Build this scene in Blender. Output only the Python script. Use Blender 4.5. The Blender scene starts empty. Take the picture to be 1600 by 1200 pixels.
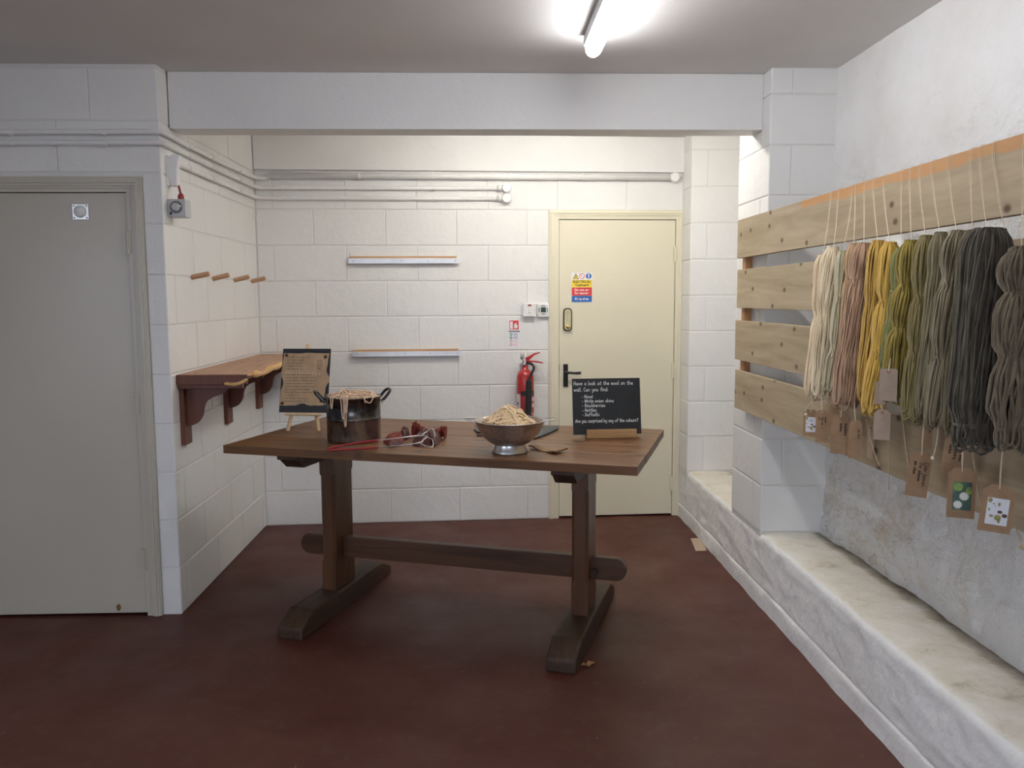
import bpy, bmesh, math, random
import numpy as np
from mathutils import Vector, Matrix, noise

random.seed(7)
rng = np.random.default_rng(11)
scene = bpy.context.scene
C = scene.collection
PI = math.pi

# ------------------------------------------------------------------ camera
F_PX, PITCH, ROLL, YAW, EYE = 1300.0, math.radians(5.9), math.radians(-0.28), math.radians(1.95), 1.465
fw = Vector((0, math.cos(PITCH), -math.sin(PITCH)))
up = Vector((0, math.sin(PITCH), math.cos(PITCH)))
rt = Vector((1, 0, 0))
c_, s_ = math.cos(ROLL), math.sin(ROLL)
rt, up = rt * c_ + up * s_, up * c_ - rt * s_
RZ = Matrix.Rotation(-YAW, 3, 'Z')
fw, rt, up = RZ @ fw, RZ @ rt, RZ @ up
cam = bpy.data.objects.new('camera', bpy.data.cameras.new('camera'))
C.objects.link(cam)
cam.matrix_world = Matrix(((rt.x, up.x, -fw.x, 0), (rt.y, up.y, -fw.y, 0), (rt.z, up.z, -fw.z, EYE), (0, 0, 0, 1)))
cam.data.sensor_width = 36.0
cam.data.lens = F_PX / 1600 * 36
cam.data.clip_start = 0.05
scene.camera = cam

# ------------------------------------------------------------------ world, exposure
world = bpy.data.worlds.new('sky'); scene.world = world; world.use_nodes = True
bgn = world.node_tree.nodes['Background']
bgn.inputs[0].default_value = (0.76, 0.84, 1.0, 1)
bgn.inputs[1].default_value = 5.0
vs = scene.view_settings
vs.view_transform = 'Standard'; vs.look = 'None'; vs.gamma = 1.0; vs.use_curve_mapping = False
vs.exposure = 0.0
TUBE_STRENGTH = 40.0
ALCOVE_STRENGTH = 48.0
scene.cycles.max_bounces = 10
scene.cycles.diffuse_bounces = 6

# daylight enters by the open doorway behind the camera and a wide window in the side wall: portals guide the sky light through them
def portal(name, loc, rot, w, h):
    pl = bpy.data.lights.new(name, 'AREA'); pl.shape = 'RECTANGLE'; pl.size = w; pl.size_y = h
    pl.cycles.is_portal = True
    po = bpy.data.objects.new(name, pl); C.objects.link(po); po.location = loc; po.rotation_euler = rot
portal('doorway_daylight', (-0.70, -2.66, 1.08), (PI / 2, 0, PI), 2.0, 2.15)
portal('window_daylight', (-3.41, -0.4, 1.5), (PI / 2, 0, PI / 2), 2.2, 1.3)

# ------------------------------------------------------------------ pixel helpers (direction only; depth from a known plane)
EYEV = Vector((0, 0, EYE))
def ray(x, y): return fw * F_PX + rt * (x - 800) - up * (y - 600)
def onz(x, y, z=0.0):
    r = ray(x, y); return EYEV + r * ((z - EYE) / r.z)
def ony(x, y, Y):
    r = ray(x, y); return EYEV + r * (Y / r.y)
def onx(x, y, X):
    r = ray(x, y); return EYEV + r * (X / r.x)

# ------------------------------------------------------------------ materials
def nodes_of(name):
    m = bpy.data.materials.new(name); m.use_nodes = True
    nt = m.node_tree
    return m, nt, nt.nodes['Principled BSDF']
def N(nt, t, **kw):
    n = nt.nodes.new(t)
    for k, v in kw.items():
        if k in n.inputs: n.inputs[k].default_value = v
        else: setattr(n, k, v)
    return n
def ramp(nt, fac, stops):
    r = nt.nodes.new('ShaderNodeValToRGB')
    e = r.color_ramp.elements
    while len(e) < len(stops): e.new(0.5)
    for i, (p, c) in enumerate(stops):
        e[i].position = p; e[i].color = (*c, 1) if len(c) == 3 else c
    nt.links.new(fac, r.inputs[0])
    return r
def mapping(nt, scale=(1, 1, 1), coord='Object'):
    tc = nt.nodes.new('ShaderNodeTexCoord'); mp = nt.nodes.new('ShaderNodeMapping')
    mp.inputs['Scale'].default_value = scale
    nt.links.new(tc.outputs[coord], mp.inputs[0])
    return mp.outputs[0]
def bump(nt, bsdf, h, strength=0.3, dist=0.01):
    b = nt.nodes.new('ShaderNodeBump'); b.inputs['Strength'].default_value = strength; b.inputs['Distance'].default_value = dist
    nt.links.new(h, b.inputs['Height'])
    prev = bsdf.inputs['Normal'].links
    if prev: nt.links.new(prev[0].from_socket, b.inputs['Normal'])
    nt.links.new(b.outputs[0], bsdf.inputs['Normal'])
def simple(name, col, rough=0.5, metal=0.0, var=0.12, scale=20.0, bmp=0.0, bscale=200.0, spec=0.5, coat=0.0, emit=None):
    m, nt, b = nodes_of(name)
    v = mapping(nt)
    n = N(nt, 'ShaderNodeTexNoise', Scale=scale, Detail=4.0)
    nt.links.new(v, n.inputs['Vector'])
    lo = tuple(max(0, c * (1 - var)) for c in col); hi = tuple(min(1, c * (1 + var)) for c in col)
    r = ramp(nt, n.outputs['Fac'], [(0.3, lo), (0.7, hi)])
    nt.links.new(r.outputs[0], b.inputs['Base Color'])
    b.inputs['Roughness'].default_value = rough; b.inputs['Metallic'].default_value = metal
    b.inputs['Specular IOR Level'].default_value = spec
    if coat: b.inputs['Coat Weight'].default_value = coat
    if bmp:
        n2 = N(nt, 'ShaderNodeTexNoise', Scale=bscale, Detail=3.0)
        nt.links.new(v, n2.inputs['Vector']); bump(nt, b, n2.outputs['Fac'], bmp, 0.004)
    if emit:
        b.inputs['Emission Color'].default_value = (*emit[0], 1); b.inputs['Emission Strength'].default_value = emit[1]
    return m

def block_paint(name, col=(0.80, 0.80, 0.785)):
    m, nt, b = nodes_of(name)
    v = mapping(nt, coord='Object')
    tc = nt.nodes.new('ShaderNodeNewGeometry')
    big = N(nt, 'ShaderNodeTexNoise', Scale=2.2, Detail=3.0); nt.links.new(tc.outputs['Position'], big.inputs['Vector'])
    r = ramp(nt, big.outputs['Fac'], [(0.3, tuple(c * 0.955 for c in col)), (0.65, col)])
    # a few scuffs and pin holes in the paint
    sp = N(nt, 'ShaderNodeTexNoise', Scale=23.0, Detail=5.0, Roughness=0.7); nt.links.new(tc.outputs['Position'], sp.inputs['Vector'])
    rs = ramp(nt, sp.outputs['Fac'], [(0.70, (1, 1, 1)), (0.80, (0.80, 0.77, 0.72))])
    mx = N(nt, 'ShaderNodeMix', data_type='RGBA', blend_type='MULTIPLY'); mx.inputs['Factor'].default_value = 0.7
    nt.links.new(r.outputs[0], mx.inputs['A']); nt.links.new(rs.outputs[0], mx.inputs['B'])
    nt.links.new(mx.outputs['Result'], b.inputs['Base Color'])
    b.inputs['Roughness'].default_value = 0.55; b.inputs['Specular IOR Level'].default_value = 0.35
    f = N(nt, 'ShaderNodeTexNoise', Scale=95.0, Detail=4.0, Roughness=0.6); nt.links.new(tc.outputs['Position'], f.inputs['Vector'])
    bump(nt, b, f.outputs['Fac'], 0.45, 0.004)
    f2 = N(nt, 'ShaderNodeTexNoise', Scale=14.0, Detail=3.0); nt.links.new(tc.outputs['Position'], f2.inputs['Vector'])
    bump(nt, b, f2.outputs['Fac'], 0.35, 0.012)
    return m

def rough_plaster(name, dirt=False, col=(0.87, 0.87, 0.86)):
    m, nt, b = nodes_of(name)
    g = nt.nodes.new('ShaderNodeNewGeometry')
    big = N(nt, 'ShaderNodeTexNoise', Scale=3.0, Detail=5.0, Roughness=0.65); nt.links.new(g.outputs['Position'], big.inputs['Vector'])
    r = ramp(nt, big.outputs['Fac'], [(0.32, tuple(c * k for c, k in zip(col, (0.93, 0.92, 0.90)))), (0.6, col)])
    out = r.outputs[0]
    st = N(nt, 'ShaderNodeTexNoise', Scale=9.0, Detail=7.0, Roughness=0.75); nt.links.new(g.outputs['Position'], st.inputs['Vector'])
    rs = ramp(nt, st.outputs['Fac'], [(0.62, (1, 1, 1)), (0.76, (0.74, 0.67, 0.56))])
    mx = N(nt, 'ShaderNodeMix', data_type='RGBA', blend_type='MULTIPLY'); mx.inputs['Factor'].default_value = 0.55
    nt.links.new(out, mx.inputs['A']); nt.links.new(rs.outputs[0], mx.inputs['B']); out = mx.outputs['Result']
    if not dirt:   # damp patch with brown stains and hairline cracks low on the wall next to the pier
        ps = nt.nodes.new('ShaderNodeSeparateXYZ'); nt.links.new(g.outputs['Position'], ps.inputs[0])
        def rng_(sock, a, b_):
            q = N(nt, 'ShaderNodeMapRange', interpolation_type='SMOOTHSTEP'); q.inputs['From Min'].default_value = a; q.inputs['From Max'].default_value = b_; nt.links.new(sock, q.inputs['Value']); return q.outputs[0]
        def mul_(a, b_):
            q = N(nt, 'ShaderNodeMath', operation='MULTIPLY'); nt.links.new(a, q.inputs[0]); nt.links.new(b_, q.inputs[1]); return q.outputs[0]
        msk = mul_(rng_(ps.outputs['Z'], 0.95, 0.50), rng_(ps.outputs['Y'], 2.3, 3.2))
        dn = N(nt, 'ShaderNodeTexNoise', Scale=5.5, Detail=8.0, Roughness=0.7); nt.links.new(g.outputs['Position'], dn.inputs['Vector'])
        ds = mul_(msk, rng_(dn.outputs['Fac'], 0.46, 0.66))
        k1 = N(nt, 'ShaderNodeMix', data_type='RGBA'); nt.links.new(ds, k1.inputs['Factor']); nt.links.new(out, k1.inputs['A']); k1.inputs['B'].default_value = (0.72, 0.65, 0.54, 1)
        mpc = N(nt, 'ShaderNodeMapping'); mpc.inputs['Scale'].default_value = (1, 2.2, 5.0); nt.links.new(g.outputs['Position'], mpc.inputs[0])
        cn = N(nt, 'ShaderNodeTexNoise', Scale=2.6, Detail=6.0, Roughness=0.6); nt.links.new(mpc.outputs[0], cn.inputs['Vector'])
        cr = ramp(nt, cn.outputs['Fac'], [(0.488, (0, 0, 0)), (0.498, (1, 1, 1)), (0.508, (0, 0, 0))])
        cm = mul_(msk, cr.outputs[0])
        k2 = N(nt, 'ShaderNodeMix', data_type='RGBA'); nt.links.new(cm, k2.inputs['Factor']); nt.links.new(k1.outputs['Result'], k2.inputs['A']); k2.inputs['B'].default_value = (0.46, 0.41, 0.35, 1)
        out = k2.outputs['Result']
    if dirt:   # dust and damp stains lie on the upward faces of the ledge
        sx = nt.nodes.new('ShaderNodeSeparateXYZ'); nt.links.new(g.outputs['Normal'], sx.inputs[0])
        rz = ramp(nt, sx.outputs['Z'], [(0.75, (0, 0, 0)), (0.97, (1, 1, 1))])
        d = N(nt, 'ShaderNodeTexNoise', Scale=6.5, Detail=8.0, Roughness=0.72); nt.links.new(g.outputs['Position'], d.inputs['Vector'])
        rd = ramp(nt, d.outputs['Fac'], [(0.38, (0.80, 0.775, 0.70)), (0.56, (0.73, 0.68, 0.57)), (0.76, (0.42, 0.35, 0.26))])
        # grime gathered in the corner against the wall
        sp = nt.nodes.new('ShaderNodeSeparateXYZ'); nt.links.new(g.outputs['Position'], sp.inputs[0])
        ma = N(nt, 'ShaderNodeMath', operation='MULTIPLY_ADD'); nt.links.new(d.outputs['Fac'], ma.inputs[0]); ma.inputs[1].default_value = 0.10; nt.links.new(sp.outputs['X'], ma.inputs[2])
        rg = N(nt, 'ShaderNodeMapRange'); rg.inputs['From Min'].default_value = 1.595; rg.inputs['From Max'].default_value = 1.665; nt.links.new(ma.outputs[0], rg.inputs['Value'])
        mg = N(nt, 'ShaderNodeMix', data_type='RGBA'); nt.links.new(rg.outputs[0], mg.inputs['Factor']); nt.links.new(rd.outputs[0], mg.inputs['A']); mg.inputs['B'].default_value = (0.16, 0.125, 0.085, 1)
        rd_out = mg.outputs['Result']
        m2 = N(nt, 'ShaderNodeMix', data_type='RGBA', blend_type='MIX')
        nt.links.new(rz.outputs[0], m2.inputs['Factor']); nt.links.new(out, m2.inputs['A']); nt.links.new(rd_out, m2.inputs['B'])
        out = m2.outputs['Result']
    nt.links.new(out, b.inputs['Base Color'])
    b.inputs['Roughness'].default_value = 0.6; b.inputs['Specular IOR Level'].default_value = 0.3
    f = N(nt, 'ShaderNodeTexNoise', Scale=11.0 if dirt else 13.0, Detail=3.0 if dirt else 7.0, Roughness=0.55 if dirt else 0.62); nt.links.new(g.outputs['Position'], f.inputs['Vector'])
    hgt = f.outputs['Fac']
    if not dirt:   # the trowelled strip under the ceiling is smoother
        sz = nt.nodes.new('ShaderNodeSeparateXYZ'); nt.links.new(g.outputs['Position'], sz.inputs[0])
        mz = N(nt, 'ShaderNodeMapRange'); mz.inputs['From Min'].default_value = 2.25; mz.inputs['From Max'].default_value = 1.95; mz.inputs['To Min'].default_value = 0.12
        nt.links.new(sz.outputs['Z'], mz.inputs['Value'])
        mm = N(nt, 'ShaderNodeMath', operation='MULTIPLY'); nt.links.new(hgt, mm.inputs[0]); nt.links.new(mz.outputs[0], mm.inputs[1]); hgt = mm.outputs[0]
    bump(nt, b, hgt, 0.75, 0.017 if dirt else 0.050)
    f2 = N(nt, 'ShaderNodeTexNoise', Scale=70.0, Detail=2.0); nt.links.new(g.outputs['Position'], f2.inputs['Vector'])
    bump(nt, b, f2.outputs['Fac'], 0.2, 0.003)
    return m

def wood(name, dark, light, along='X', scale=1.0, rough=0.45, spec=0.4, knots=None, strip=None, bmp=0.25, kmap=(8, 0, 12)):
    m, nt, b = nodes_of(name)
    a = {'X': (1.2, 14, 14), 'Y': (14, 1.2, 14), 'Z': (14, 14, 1.2)}[along]
    v = mapping(nt, tuple(x * scale for x in a))
    tcr = nt.nodes.new('ShaderNodeObjectInfo')
    add = N(nt, 'ShaderNodeVectorMath', operation='ADD'); nt.links.new(v, add.inputs[0])
    ml = N(nt, 'ShaderNodeMath', operation='MULTIPLY'); ml.inputs[1].default_value = 31.0
    nt.links.new(tcr.outputs['Random'], ml.inputs[0]); nt.links.new(ml.outputs[0], add.inputs[1])
    n = N(nt, 'ShaderNodeTexNoise', Scale=1.6, Detail=6.0, Roughness=0.62, Distortion=0.6); nt.links.new(add.outputs[0], n.inputs['Vector'])
    mid = tuple((p + q) / 2 for p, q in zip(dark, light))
    r = ramp(nt, n.outputs['Fac'], [(0.28, dark), (0.5, mid), (0.72, light)])
    out = r.outputs[0]
    if knots:
        vv = mapping(nt, kmap)
        ad2 = N(nt, 'ShaderNodeVectorMath', operation='ADD'); nt.links.new(vv, ad2.inputs[0]); nt.links.new(ml.outputs[0], ad2.inputs[1])
        sk = nt.nodes.new('ShaderNodeSeparateXYZ'); nt.links.new(ad2.outputs[0], sk.inputs[0]); ck = nt.nodes.new('ShaderNodeCombineXYZ')
        for q, ax_ in enumerate([i for i in range(3) if kmap[i]]): nt.links.new(sk.outputs[ax_], ck.inputs[q])
        vo = N(nt, 'ShaderNodeTexVoronoi', Scale=0.9, voronoi_dimensions='2D'); nt.links.new(ck.outputs[0], vo.inputs['Vector'])
        rk = ramp(nt, vo.outputs['Distance'], [(0.06, (1, 1, 1)), (0.15, (0, 0, 0))])
        sc = nt.nodes.new('ShaderNodeSeparateColor'); nt.links.new(vo.outputs['Color'], sc.inputs[0])
        gt = N(nt, 'ShaderNodeMath', operation='GREATER_THAN'); nt.links.new(sc.outputs[0], gt.inputs[0]); gt.inputs[1].default_value = 0.66
        km = N(nt, 'ShaderNodeMath', operation='MULTIPLY'); nt.links.new(rk.outputs[0], km.inputs[0]); nt.links.new(gt.outputs[0], km.inputs[1])
        mk = N(nt, 'ShaderNodeMix', data_type='RGBA'); nt.links.new(km.outputs[0], mk.inputs['Factor'])
        nt.links.new(out, mk.inputs['A']); mk.inputs['B'].default_value = (*knots, 1); out = mk.outputs['Result']
    if strip:  # freshly sanded band of bare wood along the top edge: (axis lo, hi, z lo, z hi, colour) in object space
        tc = nt.nodes.new('ShaderNodeTexCoord'); sx = nt.nodes.new('ShaderNodeSeparateXYZ'); nt.links.new(tc.outputs['Object'], sx.inputs[0])
        wob = N(nt, 'ShaderNodeTexNoise', Scale=7.0, Detail=3.0); nt.links.new(tc.outputs['Object'], wob.inputs['Vector'])
        lo, hi, z0, col = strip
        def step(sock, edge, width, wobble):
            ma = N(nt, 'ShaderNodeMath', operation='MULTIPLY_ADD'); nt.links.new(wob.outputs['Fac'], ma.inputs[0]); ma.inputs[1].default_value = wobble
            nt.links.new(sock, ma.inputs[2])
            mr = N(nt, 'ShaderNodeMapRange'); mr.inputs['From Min'].default_value = edge + wobble / 2; mr.inputs['From Max'].default_value = edge + wobble / 2 + width
            nt.links.new(ma.outputs[0], mr.inputs['Value']); return mr.outputs[0]
        s1 = step(sx.outputs['X'], lo, 0.03, 0.05); s2 = step(sx.outputs['X'], hi, 0.03, 0.05); s3 = step(sx.outputs['Z'], z0, 0.006, 0.03)
        sub = N(nt, 'ShaderNodeMath', operation='SUBTRACT'); nt.links.new(s1, sub.inputs[0]); nt.links.new(s2, sub.inputs[1])
        mu = N(nt, 'ShaderNodeMath', operation='MULTIPLY'); nt.links.new(sub.outputs[0], mu.inputs[0]); nt.links.new(s3, mu.inputs[1])
        mk = N(nt, 'ShaderNodeMix', data_type='RGBA'); nt.links.new(mu.outputs[0], mk.inputs['Factor'])
        rc = ramp(nt, n.outputs['Fac'], [(0.3, tuple(c * 0.72 for c in col)), (0.7, col)])
        nt.links.new(out, mk.inputs['A']); nt.links.new(rc.outputs[0], mk.inputs['B']); out = mk.outputs['Result']
    nt.links.new(out, b.inputs['Base Color'])
    b.inputs['Roughness'].default_value = rough; b.inputs['Specular IOR Level'].default_value = spec
    bump(nt, b, n.outputs['Fac'], bmp, 0.002)
    return m

def floor_paint():
    m, nt, b = nodes_of('red_floor_paint')
    g = nt.nodes.new('ShaderNodeNewGeometry')
    n1 = N(nt, 'ShaderNodeTexNoise', Scale=1.3, Detail=6.0, Roughness=0.65); nt.links.new(g.outputs['Position'], n1.inputs['Vector'])
    r = ramp(nt, n1.outputs['Fac'], [(0.3, (0.066, 0.0165, 0.0105)), (0.5, (0.088, 0.0235, 0.0145)), (0.7, (0.100, 0.036, 0.0225))])
    n2 = N(nt, 'ShaderNodeTexNoise', Scale=16.0, Detail=8.0, Roughness=0.75); nt.links.new(g.outputs['Position'], n2.inputs['Vector'])
    r2 = ramp(nt, n2.outputs['Fac'], [(0.52, (0, 0, 0)), (0.74, (0.6, 0.6, 0.6))])
    mx = N(nt, 'ShaderNodeMix', data_type='RGBA'); nt.links.new(r2.outputs[0], mx.inputs['Factor'])
    nt.links.new(r.outputs[0], mx.inputs['A']); mx.inputs['B'].default_value = (0.125, 0.066, 0.045, 1)
    # pale specks of trodden-in plaster
    vo = N(nt, 'ShaderNodeTexVoronoi', Scale=9.0); nt.links.new(g.outputs['Position'], vo.inputs['Vector'])
    rv = ramp(nt, vo.outputs['Distance'], [(0.018, (0.7, 0.7, 0.7)), (0.03, (0, 0, 0))])
    m2 = N(nt, 'ShaderNodeMix', data_type='RGBA'); nt.links.new(rv.outputs[0], m2.inputs['Factor'])
    nt.links.new(mx.outputs['Result'], m2.inputs['A']); m2.inputs['B'].default_value = (0.42, 0.33, 0.26, 1)
    nt.links.new(m2.outputs['Result'], b.inputs['Base Color'])
    n3 = N(nt, 'ShaderNodeTexNoise', Scale=3.0, Detail=5.0); nt.links.new(g.outputs['Position'], n3.inputs['Vector'])
    rr = ramp(nt, n3.outputs['Fac'], [(0.3, (0.42, 0.42, 0.42)), (0.7, (0.62, 0.62, 0.62))])
    nt.links.new(rr.outputs[0], b.inputs['Roughness']); b.inputs['Specular IOR Level'].default_value = 0.4
    n4 = N(nt, 'ShaderNodeTexNoise', Scale=60.0, Detail=3.0); nt.links.new(g.outputs['Position'], n4.inputs['Vector'])
    bump(nt, b, n4.outputs['Fac'], 0.15, 0.003)
    return m

M = {}
M['block'] = block_paint('white_block_paint')
M['mortar'] = block_paint('white_joint_paint', (0.74, 0.735, 0.715))
M['plaster'] = rough_plaster('white_stone_paint')
M['plinth'] = rough_plaster('white_ledge_paint', True)
M['smooth'] = block_paint('white_smooth_plaster', (0.79, 0.79, 0.785))
M['ceiling'] = simple('ceiling_paint', (0.72, 0.70, 0.685), 0.75, var=0.03, scale=2.0)
M['floor'] = floor_paint()
M['cream'] = simple('cream_gloss_paint', (0.745, 0.700, 0.545), 0.33, var=0.02, scale=3.0, bmp=0.05, bscale=60)
M['shaded_cream'] = simple('shaded_cream_gloss', (0.52, 0.485, 0.41), 0.30, var=0.03, scale=2.0, bmp=0.05, bscale=60)  # same cream as the back door, darkened and greyed to hold its shade
M['white_plastic'] = simple('white_plastic', (0.80, 0.80, 0.79), 0.35, var=0.02)
M['pipe'] = simple('white_painted_conduit', (0.80, 0.80, 0.79), 0.4, var=0.03, bmp=0.1)
M['grey_plastic'] = simple('grey_plastic', (0.50, 0.51, 0.52), 0.4, var=0.04)
M['dark_grey'] = simple('dark_grey_plastic', (0.13, 0.135, 0.14), 0.45)
M['black'] = simple('black_plastic', (0.012, 0.012, 0.013), 0.4)
M['red'] = simple('red_enamel', (0.40, 0.018, 0.020), 0.28, var=0.08, coat=0.3)
M['red_rubber'] = simple('red_rubber', (0.30, 0.02, 0.024), 0.45)
M['brass'] = simple('brass', (0.72, 0.55, 0.25), 0.25, 1.0)
M['steel'] = simple('steel', (0.62, 0.62, 0.62), 0.28, 1.0, var=0.08)
M['alu'] = simple('aluminium_strip', (0.70, 0.71, 0.73), 0.38, 0.8, var=0.06)
M['white_print'] = simple('white_print', (0.82, 0.82, 0.82), 0.45, var=0.01)
M['yellow_print'] = simple('yellow_print', (0.85, 0.66, 0.06), 0.4, var=0.01)
M['red_print'] = simple('red_print', (0.66, 0.05, 0.055), 0.4, var=0.01)
M['blue_print'] = simple('blue_print', (0.03, 0.13, 0.42), 0.4, var=0.01)
M['green_print'] = simple('green_print', (0.03, 0.30, 0.22), 0.4, var=0.01)
M['black_print'] = simple('black_print', (0.015, 0.015, 0.015), 0.5, var=0.01)
M['pink_print'] = simple('pink_print', (0.75, 0.45, 0.52), 0.45, var=0.03)
M['chalk'] = simple('white_chalk_pen', (0.80, 0.80, 0.78), 0.7, var=0.03)
M['slate'] = simple('slate', (0.028, 0.034, 0.038), 0.55, var=0.3, scale=30, bmp=0.3, bscale=40)
M['board_black'] = simple('chalkboard_black', (0.014, 0.017, 0.019), 0.5, var=0.35, scale=9)
M['card_black'] = simple('black_card', (0.016, 0.017, 0.022), 0.6)
M['kraft'] = simple('kraft_card', (0.36, 0.225, 0.125), 0.8, var=0.10, scale=40, bmp=0.2)
M['kraft_pale'] = simple('pale_kraft_card', (0.47, 0.36, 0.27), 0.8, var=0.08, scale=40)
M['kraft_sheet'] = simple('kraft_paper_sheet', (0.46, 0.315, 0.185), 0.85, var=0.10, scale=25)
M['ink'] = simple('dark_ink', (0.05, 0.035, 0.025), 0.7)
M['twine'] = simple('jute_twine', (0.52, 0.40, 0.25), 0.9, var=0.2, scale=120)
M['cotton'] = simple('cotton_thread', (0.72, 0.62, 0.45), 0.9, var=0.1, scale=120)
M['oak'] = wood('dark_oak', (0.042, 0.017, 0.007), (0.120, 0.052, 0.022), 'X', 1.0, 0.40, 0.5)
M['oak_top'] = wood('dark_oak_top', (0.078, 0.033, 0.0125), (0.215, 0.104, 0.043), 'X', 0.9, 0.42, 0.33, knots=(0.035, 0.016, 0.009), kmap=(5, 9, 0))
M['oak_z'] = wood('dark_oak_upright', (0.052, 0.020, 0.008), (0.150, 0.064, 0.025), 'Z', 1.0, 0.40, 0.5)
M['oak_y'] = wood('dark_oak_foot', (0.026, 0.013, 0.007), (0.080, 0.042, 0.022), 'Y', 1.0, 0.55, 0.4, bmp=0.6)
M['mahogany'] = wood('red_brown_stain', (0.10, 0.030, 0.018), (0.17, 0.058, 0.034), 'Z', 1.0, 0.45, 0.4)
M['shelf_wood'] = wood('yew_slab', (0.30, 0.135, 0.062), (0.50, 0.27, 0.14), 'Y', 0.9, 0.42, 0.4, knots=(0.09, 0.03, 0.015), kmap=(12, 5, 0))
M['sapwood'] = wood('pale_sapwood', (0.55, 0.30, 0.11), (0.74, 0.47, 0.20), 'Y', 1.0, 0.45, 0.4)
M['peg'] = wood('peg_beech', (0.40, 0.22, 0.12), (0.54, 0.33, 0.19), 'X', 2.0, 0.55)
M['pine_new'] = wood('easel_pine', (0.58, 0.40, 0.22), (0.74, 0.56, 0.34), 'Z', 2.0, 0.6)
M['pine_block'] = wood('board_foot_wood', (0.36, 0.20, 0.085), (0.55, 0.34, 0.16), 'X', 1.5, 0.5)
M['batten'] = wood('pine_batten', (0.35, 0.17, 0.07), (0.55, 0.30, 0.14), 'Z', 1.5, 0.6)
M['rail_wood'] = wood('rail_batten', (0.42, 0.24, 0.12), (0.60, 0.38, 0.22), 'X', 1.5, 0.6)
M['weathered'] = wood('weathered_board', (0.31, 0.24, 0.15), (0.48, 0.39, 0.265), 'X', 0.8, 0.62, 0.3, knots=(0.13, 0.085, 0.05))
M['weathered_strip'] = wood('weathered_sanded_board', (0.31, 0.24, 0.15), (0.48, 0.39, 0.265), 'X', 0.8, 0.62, 0.3, knots=(0.13, 0.085, 0.05),
                            strip=(0.80, 2.16, 0.058, (0.60, 0.33, 0.145)))
M['wool_raw'] = simple('undyed_wool', (0.70, 0.53, 0.33), 0.85, var=0.12, scale=60)
M['wool_pink'] = simple('blush_wool', (0.66, 0.47, 0.34), 0.85, var=0.12, scale=60)
M['glove_dark'] = simple('maroon_glove', (0.060, 0.013, 0.012), 0.6, var=0.4, scale=35, bmp=0.4, bscale=60)
M['glove_red'] = simple('red_glove_cuff', (0.17, 0.022, 0.013), 0.75, var=0.25, scale=40, bmp=0.3, bscale=80)
M['bark'] = simple('bark_wood', (0.20, 0.11, 0.048), 0.7, var=0.35, scale=40, bmp=0.5, bscale=50)
M['leaf'] = simple('dry_leaf', (0.38, 0.20, 0.08), 0.7, var=0.3, scale=60)

def pot_metal():
    m, nt, b = nodes_of('stained_pot_steel')
    v = mapping(nt)
    n = N(nt, 'ShaderNodeTexNoise', Scale=9.0, Detail=7.0, Roughness=0.7, Distortion=0.8); nt.links.new(v, n.inputs['Vector'])
    r = ramp(nt, n.outputs['Fac'], [(0.40, (0.035, 0.034, 0.036)), (0.56, (0.11, 0.10, 0.095)), (0.72, (0.34, 0.30, 0.24))])
    tc = nt.nodes.new('ShaderNodeTexCoord'); sx = nt.nodes.new('ShaderNodeSeparateXYZ'); nt.links.new(tc.outputs['Object'], sx.inputs[0])
    mr = N(nt, 'ShaderNodeMapRange'); mr.inputs['From Min'].default_value = 0.085; mr.inputs['From Max'].default_value = 0.11; nt.links.new(sx.outputs['Z'], mr.inputs['Value'])
    mx = N(nt, 'ShaderNodeMix', data_type='RGBA'); nt.links.new(mr.outputs[0], mx.inputs['Factor'])
    r2 = ramp(nt, n.outputs['Fac'], [(0.36, (0.05, 0.045, 0.04)), (0.52, (0.30, 0.28, 0.26)), (0.75, (0.45, 0.42, 0.38))])
    nt.links.new(r2.outputs[0], mx.inputs['A']); nt.links.new(r.outputs[0], mx.inputs['B'])
    nt.links.new(mx.outputs['Result'], b.inputs['Base Color']); b.inputs['Metallic'].default_value = 0.9
    rr = ramp(nt, n.outputs['Fac'], [(0.35, (0.12, 0.12, 0.12)), (0.7, (0.30, 0.30, 0.30))]); nt.links.new(rr.outputs[0], b.inputs['Roughness'])
    return m
M['pot'] = pot_metal()
def colander_metal():
    m, nt, b = nodes_of('stained_colander_steel')
    v = mapping(nt)
    n = N(nt, 'ShaderNodeTexNoise', Scale=14.0, Detail=6.0, Roughness=0.7); nt.links.new(v, n.inputs['Vector'])
    r = ramp(nt, n.outputs['Fac'], [(0.35, (0.36, 0.30, 0.26)), (0.6, (0.58, 0.51, 0.46)), (0.75, (0.70, 0.64, 0.58))])
    vo = N(nt, 'ShaderNodeTexVoronoi', Scale=110.0); nt.links.new(v, vo.inputs['Vector'])
    rv = ramp(nt, vo.outputs['Distance'], [(0.22, (0.35, 0.33, 0.32)), (0.34, (1, 1, 1))])
    mx = N(nt, 'ShaderNodeMix', data_type='RGBA', blend_type='MULTIPLY'); mx.inputs['Factor'].default_value = 0.55
    nt.links.new(r.outputs[0], mx.inputs['A']); nt.links.new(rv.outputs[0], mx.inputs['B'])
    nt.links.new(mx.outputs['Result'], b.inputs['Base Color'])
    b.inputs['Metallic'].default_value = 0.85; b.inputs['Roughness'].default_value = 0.36
    return m
M['colander'] = colander_metal()

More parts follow.
